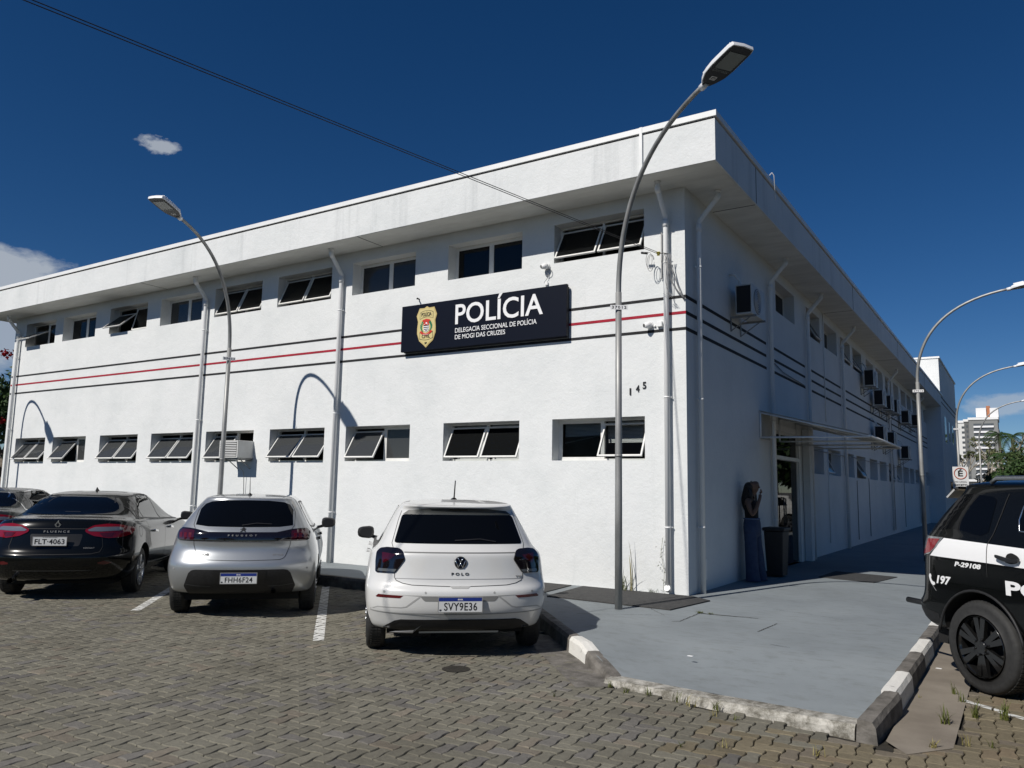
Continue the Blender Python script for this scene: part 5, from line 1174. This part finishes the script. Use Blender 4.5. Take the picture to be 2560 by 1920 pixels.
m = MB(); m.add([(-.66, .76, 1.722), (.66, .76, 1.722), (.64, .64, 1.685), (-.64, .64, 1.685), (-.66, .78, 1.70), (.66, .78, 1.70), (.64, .645, 1.668), (-.64, .645, 1.668)], [(0, 1, 2, 3), (7, 6, 5, 4), (2, 1, 5, 6), (3, 2, 6, 7), (0, 3, 7, 4)]); m.build('roof_spoiler', M['paint_black'], su, .004)
m = MB(); m.add([(.50, .70, 1.70), (.665, .72, 1.70), (.655, .61, 1.625), (.50, .585, 1.625), (.50, .71, 1.69), (.66, .73, 1.69), (.65, .62, 1.615), (.50, .595, 1.615)], [(0, 1, 2, 3), (7, 6, 5, 4), (2, 1, 5, 6), (3, 2, 6, 7), (0, 3, 7, 4)]); m.build('spoiler_glint', M['paint_white'], su)  # small white quad painted in for the sun highlight on the spoiler end
skin(rr_, [(.41, .44), (.41, .66), (.55, .60), (.72, .58), (.73, .435)], .004, 'rear_bumper', M['blackrough'], su, .05, .01, .02); skin(rc, [(-.84, .44), (.84, .44), (.86, .68), (-.86, .68)], .004, 'rear_bumper', M['blackrough'], su, .06, .01, .03)
for s in (1, -1):   # wheel arch lip
    m = MB(); m.tube([(s*.915, 1.2+.447*math.cos(t), .39+.447*math.sin(t)) for t in np.linspace(.12, PI-.12, 24)], .012, 6); m.build('arch_lip', M['blackrough'], su)
m = MB(); m.tube([(.55, .45, .585), (.55, -.10, .585)], .028, 12); m.box(.48, .62, .26, .42, .53, .60); m.build('tow_bar', M['black'], su)
m = MB(); m.box(-.76, .76, .55, 5.0, .30, .46); m.tube([(-.7, 1.2, .38), (.7, 1.2, .38)], .07, 10); m.build('underbody', M['archblack'], su)
for y in (1.2, 4.2):
    for s in (1, -1): wheel(su, s*.915, y, .378, .26, .248, M['alloy_black'], 6, s, True)
# ------------------------------------------------------------------ person
def skinned(name, chains, m, parent, sub=2, root=0):
    """chains: lists of (x,y,z,rx,ry); the first vertex of a chain may be an index of an existing vertex"""
    vs = []; es = []; rad = []
    for ch in chains:
        prev = None
        for q in ch:
            if isinstance(q, int): prev = q; continue
            vs.append(q[:3]); rad.append(q[3:]); 
            if prev is not None: es.append((prev, len(vs)-1))
            prev = len(vs)-1
    me = D.meshes.new(name); me.from_pydata(vs, es, []); me.update(); me.materials.append(m); o = D.objects.new(name, me); link(o, None)
    sk = o.modifiers.new('skin', 'SKIN'); sk.use_smooth_shade = True; sk.branch_smoothing = .6
    lay = me.skin_vertices[0].data if me.skin_vertices else None
    if lay is None:
        bm = bmesh.new(); bm.from_mesh(me); bm.verts.layers.skin.verify(); bm.to_mesh(me); bm.free(); lay = me.skin_vertices[0].data
    for i, r_ in enumerate(rad): lay[i].radius = r_; lay[i].use_root = (i == root)
    s = o.modifiers.new('sub', 'SUBSURF'); s.levels = sub; s.render_levels = sub
    bpy.context.view_layer.update(); out = D.meshes.new_from_object(o.evaluated_get(DG()), depsgraph=DG()); D.objects.remove(o)
    out.name = name; out.polygons.foreach_set('use_smooth', [True]*len(out.polygons))
    if not out.materials: out.materials.append(m)
    return link(D.objects.new(name, out), parent)
pr = empty('person', (.20, 2.5, .15), 0, 'person in black top and wide blue jeans leaning on the shaded wall, hand at face', 'person')
pr.scale = (1.045, 1.045, 1.045)
skinm = noisy('skin_tone', (.13, .07, .045), (.16, .09, .058), 8, .55); hairm = noisy('dark_hair', (.006, .004, .003), (.016, .011, .008), 40, .5, .5, 60, mp=(1, 1, .15))
# facing +x; her right side is -y
ch = [[(0, 0, .88, .115, .13), (0, 0, 1.0, .095, .115), (-.01, 0, 1.12, .10, .125), (-.02, 0, 1.24, .105, .145), (-.01, 0, 1.31, .06, .11), (.01, 0, 1.37, .050, .055), (.03, 0, 1.415, .060, .060), (.05, 0, 1.47, .098, .078), (.045, 0, 1.54, .112, .090), (.035, 0, 1.59, .085, .075)],
      [3, (-.01, -.17, 1.285, .045, .045), (.02, -.21, 1.18, .042, .042), (.07, -.21, 1.04, .036, .036), (.13, -.17, 1.16, .033, .033), (.165, -.10, 1.32, .026, .026), (.165, -.07, 1.38, .030, .018)],
      [3, (-.02, .17, 1.285, .045, .045), (-.03, .21, 1.15, .042, .042), (-.02, .22, 1.0, .035, .035), (.03, .19, .90, .03, .03), (.08, .15, .84, .025, .025), (.10, .13, .80, .02, .03)],
      [0, (.0, -.10, .82, .105, .105), (.03, -.11, .50, .07, .07), (.02, -.11, .12, .05, .05), (.03, -.11, .05, .05, .04), (.14, -.12, .035, .035, .03)],
      [0, (.0, .10, .82, .105, .105), (.04, .11, .50, .07, .07), (.06, .11, .12, .05, .05), (.06, .11, .05, .05, .04), (.19, .12, .035, .035, .03)]]
bodyo = skinned('body', ch, skinm, pr)
hc = Vector((.165, -.07, 1.38))
fing = []
for k, (dy, ln) in enumerate(((-.024, .060), (-.008, .070), (.008, .066), (.024, .052))):
    fing.append([(.178, -.07+dy, 1.395, .009, .009), (.182, -.068+dy*1.1, 1.395+ln*.55, .0085, .0085), (.172, -.062+dy*1.1, 1.395+ln, .0075, .0075)])
fing.append([(.160, -.045, 1.375, .010, .010), (.150, -.020, 1.40, .009, .009), (.140, -.010, 1.425, .008, .008)])
for i, f in enumerate(fing): skinned('finger', [f], skinm, bodyo, 1)
m = MB()
for i in range(5):
    pass
# face details laid on the head
bmh = bmesh.new(); bmh.from_mesh(bodyo.data); hb = BVHTree.FromBMesh(bmh); bmh.free()
def fx(y, z):
    l, n_, _, _ = hb.ray_cast(Vector((.6, y, z)), Vector((-1, 0, 0))); return l if l else Vector((.13, y, z))
f0 = fx(0, 1.49); m = MB(); m.tube([f0+Vector((-.004, 0, .03)), f0+Vector((.014, 0, 0)), f0+Vector((-.002, 0, -.010))], [.008, .013, .009], 8); m.build('nose', skinm, bodyo)
for s in (-1, 1):
    m = MB(); m.cyl(fx(s*.030, 1.525), (1, 0, 0), .010, .006, 10); m.build('eye', M['black'], bodyo)
    m = MB(); m.tube([fx(s*.045, 1.548), fx(s*.03, 1.553), fx(s*.015, 1.548)], .0035, 6); m.build('eyebrow', hairm, bodyo)
f1 = fx(0, 1.452); m = MB(); m.tube([fx(-.020, 1.452), f1+Vector((.003, 0, 0)), fx(.020, 1.452)], .006, 6); m.build('mouth', mat('lips', (.20, .06, .05), .5), bodyo)
hr = skinned('hair', [[(.0, 0, 1.60, .100, .100), (-.012, 0, 1.54, .118, .112), (-.045, 0, 1.44, .080, .115), (-.06, 0, 1.30, .062, .13), (-.055, 0, 1.16, .045, .10), (-.05, 0, 1.08, .02, .05)], [1, (.01, -.090, 1.47, .035, .028), (.02, -.105, 1.36, .035, .03), (.03, -.10, 1.24, .02, .02)], [1, (.01, .090, 1.47, .035, .028), (.03, .105, 1.36, .035, .03), (.05, .09, 1.24, .02, .02)]], hairm, bodyo)
tl_ = BVHTree.FromPolygons([v.co for v in hr.data.vertices], [tuple(p.vertices) for p in hr.data.polygons]).ray_cast(Vector((0, 0, 2)), Vector((0, 0, -1)))[0]
m = MB(); m.tube([(.0, 0, tl_.z-.008), (.005, .0, tl_.z+.022)], [.022, .005], 8); m.build('hair_clip', M['black'], bodyo)
topm = noisy('black_top', (.006, .006, .007), (.012, .011, .012), 20, .9)
skinned('sleeveless_top', [[(.0, 0, .93, .125, .145), (0, 0, 1.02, .108, .132), (-.005, 0, 1.12, .118, .145), (.0, 0, 1.22, .125, .160), (-.01, 0, 1.30, .07, .13), (-.0, 0, 1.335, .05, .08)]], topm, bodyo)
jm = noisy('blue_denim', (.022, .038, .085), (.036, .058, .115), 9, .85, .2, 80)
def loft(name, secs, m_, parent):
    mb = MB(); n = 18; vs = []
    for (cx, cy_, z, rx, ry) in secs:
        for i in range(n):
            a = 2*PI*i/n; fold = 1+.06*math.sin(a*5+z*6); vs.append((cx+rx*math.cos(a)*fold, cy_+ry*math.sin(a)*fold, z))
    mb.add(vs, [(k*n+i, k*n+(i+1) % n, (k+1)*n+(i+1) % n, (k+1)*n+i) for k in range(len(secs)-1) for i in range(n)], 0, True); return mb.build(name, m_, parent)
loft('jeans', [(.0, 0, 1.0, .112, .135), (.0, 0, .92, .128, .160), (.0, 0, .84, .134, .182), (.01, 0, .76, .128, .188), (.02, 0, .70, .08, .12)], jm, bodyo)
loft('jeans', [(.0, -.085, .86, .112, .092), (.01, -.10, .62, .098, .092), (.015, -.11, .42, .096, .09), (.02, -.115, .22, .10, .10), (.03, -.12, .015, .115, .11)], jm, bodyo)
loft('jeans', [(.0, .085, .86, .112, .092), (.03, .10, .62, .098, .092), (.05, .11, .42, .096, .09), (.06, .115, .22, .10, .10), (.075, .12, .015, .115, .11)], jm, bodyo)
m = MB(); m.tube([(.12*math.cos(t), .145*math.sin(t), .985) for t in np.linspace(0, 2*PI, 25)], .012, 6); m.build('waistband', mat('denim_waist', (.09, .13, .22), .8), bodyo)
# ------------------------------------------------------------------ plants
def leafmat(name, c1, c2):
    m = mat(name, c1, .6, spec=.3); n = NT(m); n.col(n.ramp(n.tex(1.3, 4, .6), [(.3, c1), (.7, c2)])); 
    try: m.node_tree.nodes['Principled BSDF'].inputs['Subsurface Weight'].default_value = 0
    except Exception: pass
    return m
L_dark = leafmat('dark_foliage', (.018, .040, .012), (.045, .085, .022)); L_mid = leafmat('green_foliage', (.028, .055, .014), (.058, .085, .024)); L_dry = leafmat('olive_foliage', (.06, .075, .03), (.12, .125, .05))
bark = noisy('bark', (.07, .055, .04), (.16, .14, .11), 9, .95, .5, 20, mp=(1, 1, .3)); barkpale = noisy('pale_bark', (.20, .17, .13), (.34, .31, .26), 9, .9, .4, 20, mp=(1, 1, .3))
grassm = leafmat('grass_blades', (.05, .075, .012), (.13, .13, .03)); straw = leafmat('dry_grass_blades', (.20, .17, .06), (.34, .30, .12))
def crown(clusters, count, size, seed, flat=.6):
    rg = np.random.default_rng(seed); tot = sum(c[3]**2 for c in clusters); V = []
    for (x, y, z, r) in clusters:
        n = max(8, int(count*r*r/tot)); d = rg.normal(size=(n, 3)); d /= np.linalg.norm(d, axis=1)[:, None]
        rad = r*(rg.random(n)**.45)*(1+.22*np.sin(d[:, 0]*7+x*3)*np.sin(d[:, 2]*6+y)); P = np.array([x, y, z])+d*rad[:, None]*np.array([1, 1, flat+.25])
        a = rg.normal(size=(n, 3)); a /= np.linalg.norm(a, axis=1)[:, None]; b = np.cross(a, d+rg.normal(scale=.5, size=(n, 3))); b /= np.linalg.norm(b, axis=1)[:, None]+1e-9
        s = size*rg.uniform(.5, 1.3, n)[:, None]; V.append(np.stack([P-a*s, P-b*s*.45, P+a*s, P+b*s*.45], 1))
    V = np.concatenate(V).reshape(-1, 3); return V, [tuple(range(4*i, 4*i+4)) for i in range(len(V)//4)]
def leafy(parent, clusters, count, size, m, seed, name='crown'):
    V, F = crown(clusters, count, size, seed); me = D.meshes.new(name); me.from_pydata(V, [], F); me.update(); me.materials.append(m); return link(D.objects.new(name, me), parent)
def branches(mb, p, d, r_, ln, depth, rg, tips, spread=.55):
    q = p+d*ln; mid = p+d*ln*.5+Vector((rg.gauss(0, .05), rg.gauss(0, .05), rg.gauss(0, .03)))*ln; mb.tube([p, mid, q], [r_, r_*.85, r_*.68], 7 if depth > 1 else 5)
    if depth == 0: tips.append(q); return
    for k in range(rg.choice((2, 3))):
        nd = (d+Vector((rg.gauss(0, spread), rg.gauss(0, spread), rg.gauss(.12, .25)))).normalized(); branches(mb, q, nd, r_*.62, ln*rg.uniform(.62, .85), depth-1, rg, tips, spread)
def tree(loc, h, r_, label, seed, m=None, count=5000, size=.16, group='trees along the far side of the street', bare=0, bk=None, name='tree'):
    t = empty(name, loc, 0, label, 'tree', group); rg = random.Random(seed); mb = MB(); tips = []
    branches(mb, Vector((0, 0, -.1)), Vector((rg.gauss(0, .05), rg.gauss(0, .05), 1)).normalized(), .035*h, h*.33, 3 if not bare else 4, rg, tips, .5 if not bare else .42)
    mb.build('trunk', bk or bark, t)
    cl = []
    if not bare:
        for k in range(9): a = rg.uniform(0, 2*PI); q = rg.uniform(0, r_*.65); cl.append((q*math.cos(a), q*math.sin(a), h*rg.uniform(.45, .86), r_*rg.uniform(.35, .6)))
    cl += [(p.x, p.y, p.z, r_*rg.uniform(.16, .30)*(1 if not bare else .5)) for p in tips[:40]]
    leafy(t, cl, count, size, m or L_dark, seed); return t
def palm(loc, h, label, seed, ln=2.4, cnt=13):
    t = empty('palm_tree', loc, 0, label, 'palm tree', 'palm trees behind the car park'); rg = random.Random(seed)
    mb = MB(); mb.tube([(0, 0, -.1), (.1, .05, h*.5), (0, .1, h)], [.20, .15, .13], 10); mb.build('trunk', bark, t)
    for i in range(cnt):
        a = 2*PI*i/cnt+rg.uniform(-.2, .2); el = rg.uniform(-.2, 1.0); pts = []
        for k in range(8):
            s = k/7; pts.append(Vector((math.cos(a)*ln*s*math.cos(el*.6), math.sin(a)*ln*s*math.cos(el*.6), h+ln*s*math.sin(el)-1.1*ln*s*s*.75)))
        mb = MB(); mb.tube(pts, [.03-.003*k for k in range(8)], 4)
        for k in range(30):
            s = .1+.9*k/30; j = min(6, int(s*7)); p = pts[j].lerp(pts[j+1], s*7-j); d = (pts[j+1]-pts[j]).normalized(); sd_ = d.cross(Vector((0, 0, 1))).normalized()
            for q in (-1, 1):
                l = .55*ln/2.4*(1-abs(s-.45)); e = p+sd_*q*l*.8+d*l*.5-Vector((0, 0, l*.55)); mb.add([p-d*.02, p+d*.03, e], [(0, 1, 2)])
        mb.build('frond', L_dark, t)
    return t
# left of the building: dark flowering tree
ft = tree((-22.9, 1.4, 0), 5.6, 2.0, 'dark green tree with red flowers just past the left end of the wall', 5, L_dark, 9000, .11, None)
m = MB(); rg = random.Random(4)
for (x, y, z, r_) in [(.75, -.7, 5.45, .26), (.2, -1.2, 4.0, .2), (1.0, -.8, 3.35, .15), (1.3, -.6, 1.6, .2), (.3, -1.4, .8, .2), (1.3, -.5, 4.9, .12)]:
    for k in range(40):
        p = Vector((x+rg.gauss(0, r_*.5), y+rg.gauss(0, r_*.5), z+rg.gauss(0, r_*.3))); a = Vector((rg.gauss(0, 1), rg.gauss(0, 1), rg.gauss(0, 1))).normalized()*.06; b = a.cross(Vector((rg.gauss(0, 1), rg.gauss(0, 1), rg.gauss(0, 1)))).normalized()*.05; m.add([p-a, p-b, p+a, p+b], [(0, 1, 2, 3)])
m.build('flowers', mat('red_petals', (.42, .012, .02), .6), ft)
# right background
def gx(xpix, Y):   # world x of a picture column at depth Y (used only to lay the street out)
    d = rdir(xpix, 1180); t = (Y-CO.y)/d.y; return CO.x+d.x*t
T_ = [(2440, 62, 6.3, 2.0, L_dry, 1, barkpale, 'sparse pale branched tree in front of the left part of the grey tower', 500),
      (2478, 70, 5.7, 2.2, L_dry, 1, barkpale, 'sparse pale branched tree in front of the middle of the grey tower', 450),
      (2405, 80, 6.4, 1.6, L_dry, 1, barkpale, 'half bare tree next to the corner of the shaded building, below the white tower', 1200),
      (2500, 52, 3.6, 1.7, L_dark, 0, None, 'low dense dark tree behind the roof of the police car', 3500),
      (2552, 48, 4.3, 2.0, L_dark, 0, None, 'dense dark tree at the right edge above the police car', 4500),
      (2541, 66, 7.0, 2.0, L_dry, 1, barkpale, 'tall thin branched tree at the right edge of the picture', 500),
      (2590, 56, 5.0, 2.4, L_mid, 0, None, 'bright green tree just leaving the right edge of the picture', 4500)]
for i, (xp, Y, h, r_, lm, bare, bk, lab, cn) in enumerate(T_): tree((gx(xp, Y), Y, 0), h, r_, lab, 20+i, lm, cn, .13, 'trees behind the car park', bare, bk)
palm((gx(2503, 76), 76, 0), 7.3, 'tall palm in front of the grey tower', 3, 2.0); palm((gx(2535, 84), 84, 0), 7.6, 'palm with upright crown right of the grey tower', 8, 2.0, 10)
palm((gx(2522, 60), 60, 0), 4.6, 'shorter palm against the sky right of the tower', 6, 2.0, 12)
# far towers
def tower(xl, xr, ytop, Y, dep, label, wallm, stripes, kind):
    x0 = gx(xl, Y); x1 = gx(xr, Y); 
    d = rdir((xl+xr)/2, ytop); H_ = CO.z+d.z*((Y-CO.y)/d.y); t = empty('tower_block', (x0, Y, 0), 0, label, 'tower', 'far tower blocks'); W_ = x1-x0
    m = MB(); m.box(0, W_, 0, dep, 0, H_); m.build('wall', wallm, t)
    m = MB(); m.box(-.3, W_+.3, -.3, dep+.3, H_, H_+.9); m.build('parapet', M['cap'], t)
    n = stripes; fh = (H_-4)/n
    for i in range(n):
        z = H_-fh*(i+1.15)
        if z < 6: break
        if kind == 'bands':
            m = MB(); m.box(W_*.16, W_*.86, -.05, .0, z, z+fh*.42); m.build('window_band', M['pane_dark'] if 0 else M['towerglass'], t)
            m = MB(); m.box(W_*.16, W_*.86, -.5, .0, z-fh*.36, z-.02); m.build('balcony', M['white'], t)
        else:
            m = MB(); m.box(W_*.42, W_*.80, -.05, 0, z, z+fh*.45); m.build('window', M['towerglass'], t)
            m = MB(); m.box(W_, W_+.05, dep*.2, dep*.7, z, z+fh*.45); m.build('window', M['towerglass'], t)
    return t, W_, H_
M['towerglass'] = mat('far_window_glass', (.08, .09, .10), .3); M['towergrey'] = noisy('grey_render', (.20, .205, .20), (.26, .265, .26), .05, .9); M['towerwhite'] = noisy('white_render', (.62, .63, .62), (.70, .70, .69), .05, .9); M['towerdark'] = noisy('dark_grey_render', (.12, .125, .125), (.16, .165, .165), .05, .9)
t1, W1, H1 = tower(2429, 2502, 1049, 330, 16, 'grey tower block with white balcony bands seen beyond the trees', M['towergrey'], 13, 'bands')
m = MB(); m.box(W1*.26, W1*.62, 2, 9, H1+1.2, H1+4.6); m.build('roof_box', M['white'], t1)
m = MB(); m.box(W1*.62, W1*.75, 3, 11, H1+.9, H1+5.4); m.build('roof_core', mat('terracotta', (.40, .16, .08), .8), t1)
m = MB(); m.box(W1*.75, W1+.4, 1, 12, H1+.9, H1+4.4); m.build('roof_box', M['white'], t1)
m = MB(); m.box(W1+.01, W1+.3, .2, 15, 0, H1-3.5); m.build('dark_side', M['towerdark'], t1)
t2, W2, H2 = tower(2417, 2429, 1054, 332, 14, 'narrow darker wing attached to the left of the grey tower', M['towerdark'], 13, 'plain')
t3, W3, H3 = tower(2401, 2423, 1057, 345, 14, 'white tower block just left of the grey tower', M['towerwhite'], 13, 'plain')
# low white building, cars and wall beyond the trees
lb_ = empty('low_building', (gx(2385, 92), 92, 0), 0, 'long low white building beyond the trees, partly hidden', 'building')
m = MB(); m.box(0, 22, 0, 8, 0, 3.1); m.build('wall', M['towerwhite'], lb_); m = MB(); m.box(-.4, 22.4, -.8, 8.2, 3.1, 3.35); m.build('roof', M['cap'], lb_)
m = MB(); m.box(1, 21, -.05, 0, 1.9, 2.8); m.build('window_band', M['towerglass'], lb_)
# street trees opposite (seen mirrored in the door glass and the cars)
ee = [(9, 40, 7, 3.2), (13.5, 56, 8, 3.6), (15.5, -3, 7.5, 3.6), (17, 6, 8.5, 4.0), (15.5, 15, 8, 3.8), (17, 25, 8.5, 4), (22, -14, 8, 4), (-2, -33, 8, 4.2), (10, -31, 8.5, 4.4), (-14, -34, 8, 4.2), (-26, -32, 8, 4)]
for i, (x, y, h, r_) in enumerate(ee):
    tree((x, y, 0), h, r_, 'leafy street tree across the road, %s' % ['far down the side street', 'farthest down the side street', 'opposite the pavement corner', 'opposite the entrance door', 'opposite the canopy', 'opposite the far side lamp', 'beyond the police car', 'behind the photographer', 'behind the photographer towards the road', 'behind the row of parked cars', 'farthest behind the row of parked cars'][i], 60+i, [L_dark, L_mid][i % 2], 2600, .34, 'trees around the car park')
# grass tufts and weeds
def tuft(x, y, z, n, h, spread, seed, label, m_=None, group='grass tufts in the paving joints', name='grass_tuft', cat='grass tuft'):
    rg = random.Random(seed); mb = MB()
    for k in range(n):
        a = rg.uniform(0, 2*PI); hh = h*rg.uniform(.5, 1.15); s = rg.uniform(.2, 1)*spread; bx_, by_ = rg.gauss(0, spread*.22), rg.gauss(0, spread*.22); w_ = h*.010+.0022
        c, s_ = math.cos(a), math.sin(a); px_, py_ = -s_*w_, c*w_; pts = []
        for t in (0, .35, .7, 1): pts.append((bx_+c*s*t*t, by_+s_*s*t*t, hh*(t-.25*t*t*s/spread*.9)))
        vs = []
        for t, p in zip((1, .9, .6, .08), pts): vs += [(p[0]-px_*t, p[1]-py_*t, p[2]), (p[0]+px_*t, p[1]+py_*t, p[2])]
        mb.add(vs, [(0, 1, 3, 2), (2, 3, 5, 4), (4, 5, 7, 6)])
    o = mb.build(name, m_ or grassm, None, 0, (x, y, z)); tag(o, label, cat, group); return o
def gp(xp, yp, z=0):
    d = rdir(xp, yp); t = (z-CO.z)/d.z; return CO.x+d.x*t, CO.y+d.y*t
x, y = -.95, -.10
for (xp, yp, n, h, sp, lab, dry) in [(1525, 1718, 14, .07, .05, 'small grass tuft at the left end of the low ramp kerb', 0), (1565, 1732, 12, .06, .05, 'small grass tuft second from the left on the ramp kerb', 0), (1620, 1738, 16, .08, .06, 'green grass tuft third along the ramp kerb', 0),
   (1690, 1755, 12, .10, .06, 'thin grass blades where the ramp kerb meets the pavers, middle', 0), (1725, 1765, 16, .11, .09, 'spreading pale grass tuft in front of the ramp kerb', 1), (1790, 1775, 18, .08, .07, 'dense green tuft at the worn middle of the ramp kerb', 0), (1780, 1790, 8, .07, .06, 'yellow grass wisp in front of the dense green tuft', 1),
   (1838, 1800, 8, .06, .05, 'faint green shoots between pavers right of the ramp middle', 0), (1385, 1742, 6, .05, .04, 'thin shoots between pavers below the white hatchback', 0), (1810, 1870, 8, .07, .05, 'pale dry shoots near the bottom edge, middle right', 1), (2045, 1890, 10, .07, .06, 'pale grass tuft near the bottom edge below the ramp end', 1), (1700, 1868, 6, .05, .04, 'few green shoots near the bottom edge', 0),
   (2385, 1735, 16, .11, .05, 'grass tuft at the end of the worn white line by the police car', 0), (2405, 1755, 12, .09, .05, 'grass tuft on the worn white line', 0), (2365, 1810, 26, .14, .07, 'tall green grass clump left of the others beside the gutter', 0), (2440, 1795, 26, .15, .06, 'tall green grass clump in the middle of the joint lines', 0), (2512, 1800, 24, .15, .06, 'tall green grass clump near the right edge', 0),
   (2335, 1870, 26, .07, .06, 'bright yellow green tuft low beside the silty gutter', 1), (2418, 1865, 8, .09, .05, 'yellow blades with pale tips near the bottom right', 1), (2535, 1740, 20, .12, .08, 'grass clump behind the police car tyre', 0), (2480, 1870, 10, .06, .05, 'low shoots near the bottom right corner', 0), (2300, 1745, 6, .03, .03, 'tiny shoots on the silty gutter', 1)]:
    gx_, gy_ = gp(xp, yp); tuft(gx_, gy_, .0, n, h, sp, int(xp), lab, straw if dry else grassm)
tuft(.67, -1.44, .152, 60, .03, .07, 5, 'low green grass along the crack in the grey pavement'); tuft(.80, -1.43, .152, 40, .02, .07, 6, 'thin moss and grass along the right part of the pavement crack')
wd = tuft(-.95, -.12, .152, 22, .34, .26, 9, 'tall weed with arching blades at the foot of the white wall', grassm, None, 'weed', 'weed')
tuft(-.82, -.10, .152, 3, .95, .10, 12, 'single tall thin seed stalk rising from the weed by the wall', straw, None, 'weed', 'weed')
tuft(-.52, -.07, .152, 24, .09, .12, 10, 'low leafy weed between the tall weed and the corner downpipe', L_mid, None, 'weed', 'weed')
rg = random.Random(2); mb = MB()
for k in range(46):
    z = rg.uniform(0, .75); xx = rg.gauss(0, .035+.02*z); a = rg.uniform(0, 6.3); l = .03; mb.add([(xx, 0, z), (xx+l*math.cos(a)*.4, -.01, z+.01), (xx+l*math.cos(a), -.02, z+l*math.sin(a))], [(0, 1, 2)])
mb.tube([(0, 0, 0), (.02, -.01, .3), (-.03, -.01, .55), (.0, -.01, .78)], .003, 5)
tag(mb.build('climbing_weed', L_dry, None, 0, (-.37, -.03, .17)), 'thin dry climbing weed beside the corner downpipe', 'weed')
# litter and manhole
m = MB(); gx_, gy_ = gp(1140, 1673); m.prism([(gx_+.13*math.cos(t), gy_+.13*math.sin(t)) for t in np.linspace(0, 2*PI, 17)[:-1]], .0022, .0035, 0, 'xy'); tag(m.build('oil_stain', M['joint']), None, None, None, 'structure')
for i, (xp, yp, lab) in enumerate([(1724, 1641, 'white scrap of paper on the grey pavement'), (2345, 1672, 'tiny white scrap in the gutter under the police car')]):
    gx_, gy_ = gp(xp, yp, .15 if i == 0 else 0); m = MB(); m.prism([(-.02, -.01), (.03, -.012), (.035, .01), (-.01, .014)], 0, .004, 0, 'xy'); tag(m.build('paper_scrap', M['white'], None, 0, (gx_, gy_, .153 if i == 0 else .003)), lab, 'litter')
# pebbles

# two more cars in the side row, seen mirrored in the door glass
for y, lab in ((17.5, 'white hatchback in the side row mirrored in the entrance glass, hidden behind the police car'), (24.5, 'second white hatchback in the side row, farther behind the police car')):
    o = copy_tree(wc); o.location = (4.2, y, 0); o.rotation_euler = (0, 0, R(-135)); o['label'] = lab; o['group'] = 'cars parked in the side row'
